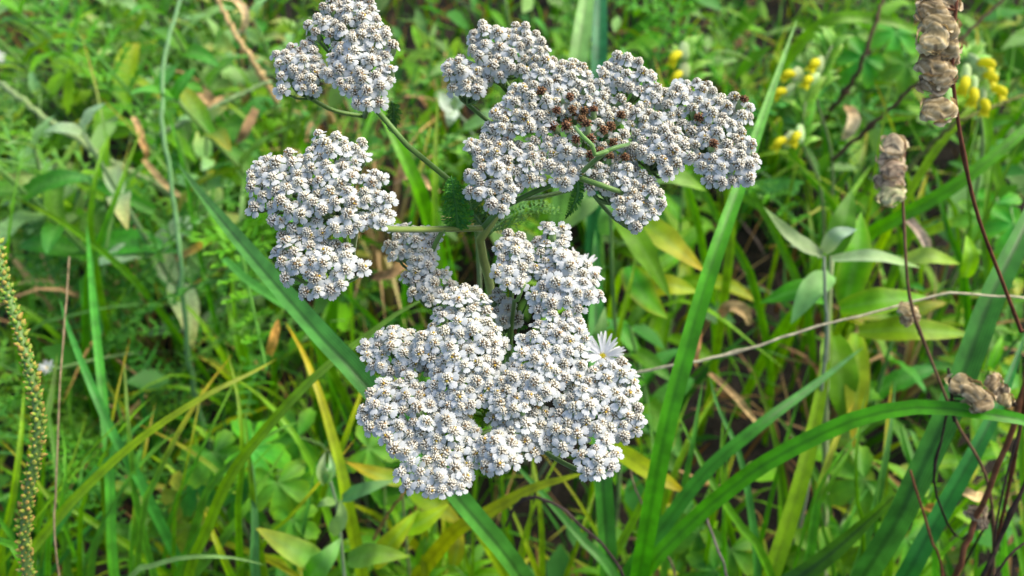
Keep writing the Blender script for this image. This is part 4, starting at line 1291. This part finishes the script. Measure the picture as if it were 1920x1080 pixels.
# ---------------------------------------------------------------- daisies
PETAL_D = []
for s in range(3):
    r = random.Random(s)
    mb = MB()
    L = 0.0105
    P = [V(0.0015 + L * t, 0, 0.0012 * math.sin(t * 2.2) - 0.0012 * t * t * s) for t in (0, 0.33, 0.66, 1)]
    mb.sheet(spline(P, 6), lambda t: 0.0013 * (0.6 + 0.5 * math.sin(math.pi * min(1, t * 0.85))) * (1 if t < 0.95 else 0.5), V(0, 0, 1), lambda t, s_: (0.82, 0.83, 0.86), 3, 0.25)
    PETAL_D.append(mb.mesh('petal', [M_PETAL]))


def daisy(p, ax, s, label, npet=34, seed=0, group='white daisies'):
    r = random.Random(seed)
    root = V(p.x - 0.02, p.y + 0.20, 0)
    pl = Plant(root, 'daisy', label, 'wildflower', group)
    ax = Vector(ax).normalized()
    stem_part(pl, 'stem', [root, root.lerp(p, 0.6) + V(0.005, 0.005, 0), p - ax * 0.004, p - ax * 0.0005], 0.0012, 0.0009, STEMG, 16, 6)
    mb = MB()
    rot = frame(ax)
    for i in range(60):
        a = i * 2.39996; rr = 0.0024 * math.sqrt((i + 0.5) / 60) * s
        q = p + rot @ V(math.cos(a) * rr, math.sin(a) * rr, 0.0011 * s * (1 - (rr / 0.0026 / s) ** 2))
        k = [mb.add(q + rot @ (V(math.cos(b), math.sin(b), 0) * 0.00035 * s), (0.62, 0.52, 0.05)) for b in (0, 1.57, 3.14, 4.71)]
        t = mb.add(q + rot @ V(0, 0, 0.0006 * s), (0.7, 0.58, 0.06))
        for j in range(4):
            mb.face((k[j], k[(j + 1) % 4], t))
    # solid receptacle under the florets
    b0 = [mb.add(p + rot @ V(math.cos(k * 0.785) * 0.0024 * s, math.sin(k * 0.785) * 0.0024 * s, 0), (0.5, 0.45, 0.05)) for k in range(8)]
    b1 = mb.add(p + rot @ V(0, 0, 0.001 * s), (0.5, 0.45, 0.05)); b2 = mb.add(p - rot @ V(0, 0, 0.003 * s), G_MID)
    for k in range(8):
        mb.face((b0[k], b0[(k + 1) % 8], b1)); mb.face((b0[(k + 1) % 8], b0[k], b2))
    pl.part('disc', mb, [M_FLORET])
    for k in range(npet):
        a = k * 2 * math.pi / npet + r.uniform(-0.07, 0.07)
        m = place(p - root, rot @ Matrix.Rotation(a, 3, 'Z') @ Matrix.Rotation(-r.uniform(-0.1, 0.75), 3, 'Y'), s * r.uniform(0.85, 1.1))
        link('petal', PETAL_D[r.randrange(3)], pl.o, mat=m)
    LAND.append((p, label))


daisy(at(1130, 668, 0.345), (0.05, -0.35, 1), 0.8, 'white many-rayed daisy with yellow eye peeping out behind the flat yarrow cluster', 34, 1)
daisy(at(1086, 512, 0.36), (0.2, -0.1, 1), 0.85, 'half-hidden white daisy behind the upper edge of the flat yarrow cluster', 32, 2)
daisy(at(88, 690, 0.62), (0.1, -0.3, 1), 0.5, 'tiny blurred white flower beside the plantain spike', 14, 3)
daisy(at(-6, 105, 0.95), (0.9, -0.1, 0.6), 0.7, 'blurred whitish flower among the pale herbs', 22, 4)

# ---------------------------------------------------------------- yellow rattle


def calyx_mesh(seed):
    r = random.Random(seed)
    mb = MB()
    NU, NV = 12, 6
    rows = []
    for j in range(NV + 1):
        b = j / NV
        rr = math.sin(math.pi * min(0.93, 0.06 + b * 0.9)) ** 0.7
        rows.append([mb.add((b * 0.0125, math.cos(a) * 0.0072 * rr, math.sin(a) * 0.0034 * rr), mix((0.30, 0.44, 0.16), (0.46, 0.56, 0.32), b), math.cos(a)) for a in [2 * math.pi * i / NU for i in range(NU)]])
    for j in range(NV):
        for i in range(NU):
            mb.face((rows[j][i], rows[j][(i + 1) % NU], rows[j + 1][(i + 1) % NU], rows[j + 1][i]))
    mb.face(rows[0])
    return mb.mesh('calyx', [M_LEAF])


def corolla_mesh(seed):
    mb = MB()
    P = spline([V(0.010, 0, 0), V(0.0145, 0, 0.0008), V(0.0185, 0, 0.0004), V(0.0215, 0, -0.0022)], 10)
    yel = (0.74, 0.70, 0.015)
    mb.tube(P, lambda t: 0.0012 + 0.0016 * math.sin(math.pi * min(1, 0.15 + 0.75 * t)) - 0.0012 * max(0, t - 0.8) * 5 * 0.6, lambda t: mix((0.55, 0.55, 0.10), yel, min(1, t * 3)), 9)
    # lower lip
    for a in (-0.5, 0, 0.5):
        Q = spline([V(0.015, 0.001 * a, -0.0016), V(0.0185, 0.0035 * a, -0.0038), V(0.0200, 0.006 * a, -0.0062)], 6)
        mb.sheet(Q, lambda t: 0.0030 * math.sin(math.pi * (0.2 + 0.72 * t)), V(1, 0, 0.7), lambda t, s: yel, 3, 0.2)
    return mb.mesh('corolla', [M_PETAL])


def bract_mesh(seed):
    path = spline([V(0, 0, 0), V(0.010, 0, 0.002), V(0.020, 0, 0.001), V(0.028, 0, -0.004)], 28)
    mb = leaf_mb(path, 0.014, (0.16, 0.33, 0.06), (0.24, 0.40, 0.10), None, 'ovate', 0.25, V(0, 0, 1), 28, 5, 0.03, seed, teeth=6)
    return mb.mesh('bract', [M_LEAF])


CAL = [calyx_mesh(0)]; COR = [corolla_mesh(0)]; BRA = [bract_mesh(s) for s in range(3)]


def orient(d, upv=V(0, 0, 1)):
    x = Vector(d).normalized(); y = Vector(upv).cross(x)
    if y.length < 1e-4:
        y = V(0, 1, 0)
    y.normalize(); z = x.cross(y)
    return Matrix((x, y, z)).transposed()


def rattle(axis, flowers, label, bracts=7, seed=0, s=1.0):
    """axis: picture points of the stem from low to top; flowers: picture points of the yellow tips"""
    r = random.Random(seed)
    P = to_ground([at(*p) for p in axis])
    pl = Plant(V(P[0].x, P[0].y, 0), 'yellow_rattle', label, 'wildflower', 'yellow rattle plants')
    stem_part(pl, 'stem', P, 0.0016, 0.0010, (0.12, 0.2, 0.05), 20, 6)
    A_, B_ = at(*axis[-2]), at(*axis[-1])
    for i, (px, py, d) in enumerate(flowers):
        tip = at(px, py, d)
        k = (i + 0.5) / len(flowers)
        b = min((A_.lerp(B_, q / 10) for q in range(11)), key=lambda q: (q - tip).length)
        dr = (tip - b)
        if dr.length < 0.004:
            dr = V(r.uniform(-1, 1), -1, 0.2)
        rot = orient(dr.normalized()) @ Matrix.Rotation(math.pi / 2 + r.gauss(0, 0.3), 3, 'X')
        loc = tip - dr.normalized() * 0.0195 * s
        c = link('calyx', CAL[0], pl.o, mat=place(loc - pl.root, rot, s))
        link('corolla', COR[0], pl.o, mat=place(loc - pl.root, orient(dr.normalized()), s * r.uniform(0.95, 1.15)))
    for i in range(bracts):
        t = i / max(1, bracts - 1)
        p = A_.lerp(B_, t)
        a = i * 2.2 + r.uniform(-0.4, 0.4)
        d = V(math.cos(a), abs(math.sin(a)) + 0.15, r.uniform(0.2, 1.1))
        link('bract', BRA[i % 3], pl.o, mat=place(p - pl.root, orient(d), s * r.uniform(0.5, 0.8) ))
    LAND.append((at(*axis[-1]), label))


rattle([(1300, 260, 0.85), (1290, 160, 0.78), (1285, 95, 0.76)], [(1263, 108, 0.75), (1264, 147, 0.76)], 'yellow rattle with two yellow flowers standing just behind the loose yarrow cluster', 10, 1, 1.2)
rattle([(1560, 300, 0.76), (1530, 170, 0.69), (1560, 85, 0.68)], [(1472, 138, 0.665), (1456, 173, 0.665), (1526, 119, 0.66), (1513, 150, 0.655)], 'yellow rattle with four yellow flowers and bright toothed bracts beside the tall upright blade', 20, 2, 1.1)
rattle([(1540, 360, 0.74), (1505, 270, 0.68), (1510, 190, 0.67)], [(1457, 268, 0.66), (1491, 258, 0.655)], 'lower yellow rattle with a pair of yellow flowers beside the tall upright blade', 18, 3, 1.1)
rattle([(1840, 300, 0.70), (1832, 190, 0.64), (1815, 110, 0.62)], [(1858, 119, 0.61), (1866, 146, 0.61), (1808, 160, 0.60), (1826, 182, 0.60), (1849, 202, 0.61), (1882, 172, 0.61)], 'yellow rattle crowded with yellow flowers beside the column of papery pods', 18, 4, 1.05)

# ---------------------------------------------------------------- withered curled leaves
GD = 'withered curled leaves'


def curl(label, pts, wpx, c0, c1, seed=0):
    blade(label, pts, wpx, c0, c1, fold=0.5, cat='dry leaf', group=GD, name='withered_leaf', mat=M_DRY, taper=0.5, ripple=0.12, root=False)


curl('pale straw leaf curled in a hook behind the smallest high yarrow cluster', [(415, -5, 0.88), (440, 0, 0.87), (460, 25, 0.86), (455, 55, 0.87), (440, 62, 0.88)], 16, STRAW, (0.5, 0.38, 0.2))
curl('twisted tan leaf hanging beside the blue-green stem', [(250, 220, 0.83), (262, 245, 0.82), (266, 265, 0.82), (275, 285, 0.82), (270, 310, 0.83)], 14, STRAW, (0.42, 0.28, 0.1))
curl('crumpled brown leaf in the straw patch by the left-hand loose cluster', [(480, 205, 0.88), (465, 235, 0.86), (455, 255, 0.86), (440, 270, 0.87)], 20, (0.22, 0.15, 0.07), (0.28, 0.19, 0.09))
curl('broad orange-brown dead leaf between the blue-green stem and the yarrow', [(365, 160, 0.90), (385, 180, 0.88), (400, 195, 0.88), (420, 180, 0.89)], 26, (0.24, 0.17, 0.08), (0.28, 0.19, 0.09))
curl('narrow tan dead leaf under the sedge blade tip', [(330, 485, 0.76), (360, 470, 0.75), (385, 455, 0.75), (405, 442, 0.76)], 16, STRAW, YELLOWED)
curl('tan dead blade lying behind the sedge blade tip', [(270, 300, 0.82), (290, 325, 0.80), (320, 355, 0.80), (355, 378, 0.80)], 14, (0.36, 0.24, 0.1), STRAW)
curl('light brown dead leaf in the gap beside the left-hand loose cluster', [(740, 340, 0.70), (765, 330, 0.69), (800, 345, 0.69), (825, 360, 0.70)], 22, TAN, STRAW)
curl('shrivelled brown leaf under the small yarrow cluster', [(700, 520, 0.66), (730, 515, 0.65), (755, 500, 0.65), (780, 505, 0.66)], 22, BROWN, TAN)
curl('curled tan leaf by the bright yellow-edged herb leaf', [(1350, 590, 0.66), (1370, 575, 0.65), (1395, 585, 0.65), (1405, 610, 0.66)], 26, TAN, STRAW)
curl('brown shrivelled leaf hanging beside the tall upright blade', [(1310, 620, 0.60), (1308, 645, 0.59), (1304, 670, 0.59), (1306, 690, 0.6)], 14, (0.36, 0.16, 0.06), (0.45, 0.25, 0.1))
curl('long dull straw blade lying in the dark gap beside the tall upright blade', [(1330, 700, 0.66), (1365, 730, 0.65), (1400, 770, 0.65), (1430, 810, 0.66)], 14, TAN, STRAW)
curl('pale dead leaf in the shade under the shorter seed stalk', [(1690, 400, 0.66), (1715, 425, 0.65), (1735, 455, 0.65), (1745, 490, 0.66)], 20, (0.36, 0.26, 0.18), (0.5, 0.4, 0.3))
curl('grey-tan crumpled leaf below the yellow rattle pair', [(1590, 200, 0.84), (1600, 225, 0.82), (1590, 250, 0.82), (1575, 262, 0.83)], 26, TAN, (0.4, 0.33, 0.2))
curl('yellow dead blade tip among the leaves under the flat yarrow cluster', [(505, 665, 0.56), (512, 640, 0.55), (518, 615, 0.55), (522, 598, 0.55)], 20, YELLOWED, (0.5, 0.28, 0.06))
curl('bright orange withered leaf among the twigs under the arching blade', [(1735, 950, 0.52), (1750, 955, 0.515), (1765, 960, 0.515), (1775, 972, 0.52)], 22, (0.5, 0.28, 0.05), (0.4, 0.2, 0.05))
curl('tan withered leaf with pale edge among the dark twigs', [(1800, 920, 0.50), (1815, 925, 0.495), (1830, 932, 0.495), (1845, 925, 0.5)], 22, (0.42, 0.3, 0.16), STRAW)

# ---------------------------------------------------------------- clumps filling the meadow, each its own plant
rf = random.Random(77)


def nearest_phrase(p, used):
    """wording by the nearest remarkable things"""
    order = sorted(LAND, key=lambda q: (q[0] - p).length)
    return [q[1] for q in order]


SHORT = {}


def tuft_proto(seed, kind):
    """meshes of the blades of one clump, with base at the origin"""
    r = random.Random(seed)
    out = []
    pal = {'green': [G_FRESH, G_MID, G_LIME], 'blue': [G_BLUE, G_MID, G_DEEP], 'yellow': [G_LIME, G_YELLOW, G_FRESH], 'dry': [STRAW, TAN, (0.3, 0.26, 0.1)]}[kind]
    nb = r.randint(7, 10)
    for k in range(nb):
        a = r.uniform(0, 6.28); ln = r.uniform(0.15, 0.75)
        H = r.uniform(0.6, 1.0)
        d = V(math.cos(a), math.sin(a), 0)
        b = d * 0.012 * r.random()
        P = [b, b + d * ln * 0.12 + V(0, 0, 0.38 * H), b + d * ln * 0.38 + V(0, 0, 0.74 * H), b + d * ln * 0.85 + V(0, 0, (0.95 - 0.35 * ln) * H)]
        c0 = r.choice(pal); c1 = mix(r.choice(pal), c0, 0.5)
        tipc = c1 if r.random() < 0.75 else mix(c1, YELLOWED, 0.7)
        w = r.uniform(0.018, 0.036)
        mb = MB()
        f = V(-math.sin(a + r.gauss(0, 0.5)), math.cos(a), 0).cross((P[3] - P[0]).normalized())
        if f.z < 0:
            f = -f
        mb.sheet(spline(P, 12), lambda t: w * (0.7 + 0.3 * min(1, 3 * t)) * max(0.03, 1 - t ** 2.6), f + V(0, -0.3, 0.2), lambda t, s: mix(mix(c0, c1, t), tipc, max(0, t - 0.7) / 0.3), 3, 0.4)
        out.append(mb.mesh('blade', [M_DRY if kind == 'dry' else M_BLADE]))
    return out


TUFTS = {k: [tuft_proto(100 * i + j, k) for j in range(4)] for i, k in enumerate(('green', 'blue', 'yellow', 'dry'))}


def herb_proto(seed, kind):
    """(stem mesh, [(leaf mesh, matrix)]) for a herb of height 1"""
    r = random.Random(seed)
    pal = {'lance': (G_FRESH, G_LIME, 0.30, 0.075, 'lance', 0), 'pale': (G_PALE, (0.2, 0.36, 0.17), 0.20, 0.10, 'ovate', 0), 'deep': (G_MID, G_BLUE, 0.22, 0.10, 'ovate', 9), 'silver': (G_SILVER, (0.2, 0.33, 0.2), 0.2, 0.08, 'lance', 0)}[kind]
    lean = V(r.gauss(0, 0.15), r.gauss(0, 0.15), 1)
    st = spline([V(0, 0, 0), lean * 0.5 + V(r.gauss(0, 0.03), r.gauss(0, 0.03), 0), V(lean.x * 1.3, lean.y * 1.3, 1)], 14)
    mb = MB(); mb.tube(st, lambda t: 0.012 - 0.006 * t, mix(STEMG, pal[0], 0.4), 5)
    stem = mb.mesh('stem', [M_STEM])
    leaves = []
    protos = []
    for q in range(4):
        L, W = pal[2] * r.uniform(0.85, 1.15), pal[3] * r.uniform(0.85, 1.15)
        P = [V(0, 0, 0), V(L * 0.35, 0, L * 0.06), V(L * 0.7, 0, L * 0.02), V(L, 0, -L * r.uniform(0.05, 0.3))]
        tip = pal[1] if r.random() < 0.8 else mix(pal[1], YELLOWED, 0.6)
        protos.append(leaf_mb(spline(P, 10), W, pal[0], tip, None, pal[4], 0.3, V(0, 0, 1), 10, 5, 0.06, q, teeth=pal[5]).mesh('leaf', [M_LEAF]))
    levels = r.randint(5, 7)
    for i in range(levels):
        t = 0.25 + 0.75 * i / (levels - 1)
        p = st[int(t * 14)]
        a0 = i * math.pi / 2 + r.uniform(-0.3, 0.3)
        for sgn in (0, math.pi):
            el = r.uniform(0.0, 0.5) + 0.5 * max(0, t - 0.8) * 5
            d = V(math.cos(a0 + sgn) * math.cos(el), math.sin(a0 + sgn) * math.cos(el), math.sin(el))
            s = (1.1 - 0.55 * max(0, t - 0.6) / 0.4) * r.uniform(0.8, 1.15)
            leaves.append((r.choice(protos), place(p, orient(d) @ Matrix.Rotation(r.gauss(0, 0.3), 3, 'X'), s)))
    return stem, leaves


HERBS = {k: [herb_proto(300 * i + j, k) for j in range(3)] for i, k in enumerate(('lance', 'pale', 'deep', 'silver'))}


def feather_proto(seed):
    r = random.Random(seed)
    P = [V(0, 0, 0), V(0.25, 0, 0.45), V(0.6, 0, 0.75), V(1.0, 0, 0.78)]
    mb = feather_mb([p * 0.12 for p in P], 0.014, mix(G_BLUE, G_MID, r.random()), 22, r, V(0, 0, 1), 22, 1.5)
    return mb.mesh('feathery_leaf', [M_LEAF])


FEATH = [feather_proto(s) for s in range(4)]
fill_count = {}
placed = []


def fill(kind, sub, px, py, d, H, lab):
    """stand a clump so that its middle is about where the picture shows that kind of plant"""
    p = at(px, py, d)
    g = V(p.x, p.y, 0)
    lim = hmax(g.y - 0.06, 0.58)
    H = min(H, max(0.10, lim))
    rot = rf.uniform(0, 6.28)
    if kind == 'tuft':
        o = empty('grass_clump', g); o.rotation_euler[2] = rot
        for me in TUFTS[sub][rf.randrange(4)]:
            link('blade', me, o, mat=Matrix.Diagonal((H, H, H, 1)))
        cat, grp = 'grass', 'grass clumps in the meadow'
    elif kind == 'herb':
        o = empty('leafy_herb', g); o.rotation_euler[2] = rot
        st, lv = HERBS[sub][rf.randrange(3)]
        S = Matrix.Diagonal((H, H, H, 1))
        link('stem', st, o, mat=S)
        for me, m in lv:
            link('leaf', me, o, mat=S @ m)
        cat, grp = 'herb', 'leafy herbs in the meadow'
    else:
        o = empty('feathery_leaf_clump', g); o.rotation_euler[2] = rot
        for k in range(rf.randint(4, 6)):
            link('feathery_leaf', rf.choice(FEATH), o, mat=Matrix.Rotation(k * 1.15 + rf.uniform(-0.3, 0.3), 4, 'Z') @ Matrix.Diagonal((1, 1, 1, 1)) @ Matrix.Scale(H / 0.10, 4))
        cat, grp = 'herb', 'feathery yarrow leaves in the meadow'
    placed.append((o, lab, cat, grp, V(g.x, g.y, H), H))
    return o


def region(n, box, dr, choices, hr):
    """n plants spread evenly over part of the meadow (box in picture units, dr depths to their tops)"""
    for _ in range(n):
        best = None
        for _t in range(8):
            px, py = rf.uniform(box[0], box[2]), rf.uniform(box[1], box[3])
            H = rf.uniform(*hr)
            d = (HC - H * 0.85) / max(0.1, -(ray(px, py).z))
            p = at(px, py, d)
            if hollow(np.array([p.x]), np.array([p.y]))[0] > 0.3:
                continue
            m = min([(V(q[4].x, q[4].y, 0) - V(p.x, p.y, 0)).length for q in placed] or [9])
            if best is None or m > best[0]:
                best = (m, px, py, d, H)
        if best is None:
            continue
        k, s, lab = rf.choices([c[0] for c in choices], [c[1] for c in choices])[0]
        fill(k, s, best[1], best[2], best[3], best[4], lab)


TG = ('tuft', 'green', 'fresh green grass clump'); TB = ('tuft', 'blue', 'bluish green grass clump'); TY = ('tuft', 'yellow', 'yellow-green grass clump'); TD = ('tuft', 'dry', 'dry straw grass clump')
HL = ('herb', 'lance', 'narrow-leaved bright green herb'); HP = ('herb', 'pale', 'pale round-leaved herb'); HD = ('herb', 'deep', 'deep green toothed herb'); HS = ('herb', 'silver', 'silvery narrow-leaved herb')
FE = ('feather', '', 'clump of feathery yarrow leaves')
region(34, (-40, -60, 520, 330), 0, [(HP, 4), (HL, 2), (HD, 2), (HS, 1.5), (TG, 1.2), (FE, 1.5)], (0.16, 0.30))
region(12, (330, 60, 860, 330), 0, [(TD, 3), (TG, 2), (HP, 1), (HL, 1), (TY, 1)], (0.14, 0.26))
region(16, (-40, 330, 520, 620), 0, [(FE, 3), (TG, 2), (TD, 1.5), (HL, 1.5), (TB, 1)], (0.12, 0.24))
region(12, (500, 520, 900, 760), 0, [(TG, 2), (TD, 1.3), (HD, 1), (TY, 1)], (0.10, 0.2))
region(22, (-40, 620, 560, 1100), 0, [(TG, 3), (TB, 2), (HL, 1.5), (FE, 0.8), (HD, 1)], (0.10, 0.2))
region(16, (860, 40, 1480, 420), 0, [(HD, 2), (TG, 2.5), (HL, 1.5), (FE, 1), (TB, 1)], (0.16, 0.28))
region(24, (1400, -60, 1960, 330), 0, [(HD, 3), (HL, 2.2), (TG, 2.5), (TB, 1), (HP, 1)], (0.16, 0.30))
region(16, (1250, 330, 1960, 700), 0, [(HL, 2), (TG, 1.5), (TB, 1.5), (HD, 1.2), (TD, 1.2)], (0.12, 0.22))
region(16, (1250, 700, 1960, 1100), 0, [(TB, 2), (TG, 2), (HD, 1.5), (HL, 1)], (0.10, 0.2))
region(14, (560, 880, 1260, 1100), 0, [(TY, 2), (TG, 2), (HL, 2.5), (TB, 1)], (0.10, 0.2))


# more single shoots crossing one another in the meadow
shoots = []
for box, nn_, dr, cols in [((-20, 640, 620, 1120), 22, (0.50, 0.60), [G_FRESH, G_BLUE, G_LIME, G_MID]), ((1180, 620, 1940, 1120), 18, (0.52, 0.62), [G_FRESH, G_BLUE, G_MID]),
                           ((600, 860, 1240, 1140), 12, (0.54, 0.62), [G_LIME, G_FRESH, G_YELLOW]), ((1250, 60, 1940, 600), 14, (0.66, 0.85), [G_FRESH, G_MID, G_LIME]),
                           ((-20, 100, 500, 640), 14, (0.66, 0.9), [G_PALE, G_FRESH, G_MID]), ((520, 180, 1000, 620), 8, (0.6, 0.75), [G_FRESH, G_MID])]:
    for q_ in range(int(nn_ * 1.7)):
        fine = q_ >= nn_
        x0, y0 = rf.uniform(box[0], box[2]), rf.uniform(lerp(box[1], box[3], 0.6), box[3])
        ang = rf.gauss(0, 0.5)
        Lpx = rf.uniform(180, 380)
        d0 = rf.uniform(*dr)
        bw = rf.gauss(0, 0.35)
        pts = [(x0, y0, d0 + 0.02)]
        for k in range(1, 5):
            a_ = ang + bw * k / 4
            lx, ly, ld = pts[-1]
            pts.append((lx + math.sin(a_) * Lpx / 4, ly - math.cos(a_) * Lpx / 4, d0 + 0.01 * abs(k - 2)))
        c0 = rf.choice(cols); c1 = mix(c0, rf.choice(cols), 0.6)
        tipc = mix(c1, YELLOWED, rf.choice((0, 0, 0.2, 0.8)))
        n0 = len(LAND)
        o = blade('x', pts, rf.uniform(6, 11) if fine else rf.uniform(13, 24), c0, c1, tipc, fold=rf.uniform(0.2, 0.5), taper=rf.uniform(0.35, 0.7), mid=rf.uniform(0.5, 0.9), n=20, face=(CAM - at(*pts[2])).normalized() + V(rf.gauss(0, 0.5), 0, 0.3))
        del LAND[n0:]
        nm = 'yellow-green' if c1[0] > 0.15 and c1[2] < 0.06 else ('pale green' if c1[2] > 0.07 else ('bluish green' if c1[2] > 0.035 else 'fresh green'))
        lean_ = 'upright' if abs(ang + bw * 0.5) < 0.25 else ('slanting' if abs(bw) < 0.3 else 'curving')
        placed.append((o, f'{nm} {lean_} grass ' + ('stem' if fine else 'blade') + (' with yellowed tip' if tipc != c1 and (tipc[0] - c1[0]) > 0.1 else ''), 'grass', 'single grass blades in the meadow', at(*pts[2]), 0.0))


def short_land(lbl):
    """shorten a landmark's label to a findable name"""
    for cut in (' behind ', ' beside ', ' between ', ' above ', ' below ', ' under ', ' slanting ', ' standing ', ' crossing ', ' rising ', ' with ', ' lying ', ' leaning ', ' among ', ' just ', ' reaching ', ' sloping ', ' curving ', ' low ', ' poking ', ' peeping ', ' crowded ', ' resting ', ' hanging ', ' in the ', ' at the ', ' bowing ', ' winding ', ' arching ', ' beyond ', ' through ', ' by the '):
        if cut in lbl:
            lbl = lbl.split(cut)[0]
    return lbl if lbl.startswith('the ') else 'the ' + lbl


seen = set()
for o, lab, cat, grp, top, H in placed:
    size = 'narrow' if H == 0 else 'tall' if H > 0.21 else ('low' if H < 0.14 else 'mid-sized')
    order = sorted(LAND, key=lambda q: (q[0] - top).length)
    done = False
    for i in range(10):
        p, l = order[i]
        rel = 'beside' if abs(p.y - top.y) < abs(p.x - top.x) else ('behind' if top.y > p.y else 'in front of')
        text = f'{size} {lab} {rel} {short_land(l)}'
        if len(text.split()) <= 16 and text not in seen:
            done = True
            break
    if not done:
        text = f'{size} {lab} {rel} {short_land(l)}'
    seen.add(text)
    tag(o, text, cat, grp)
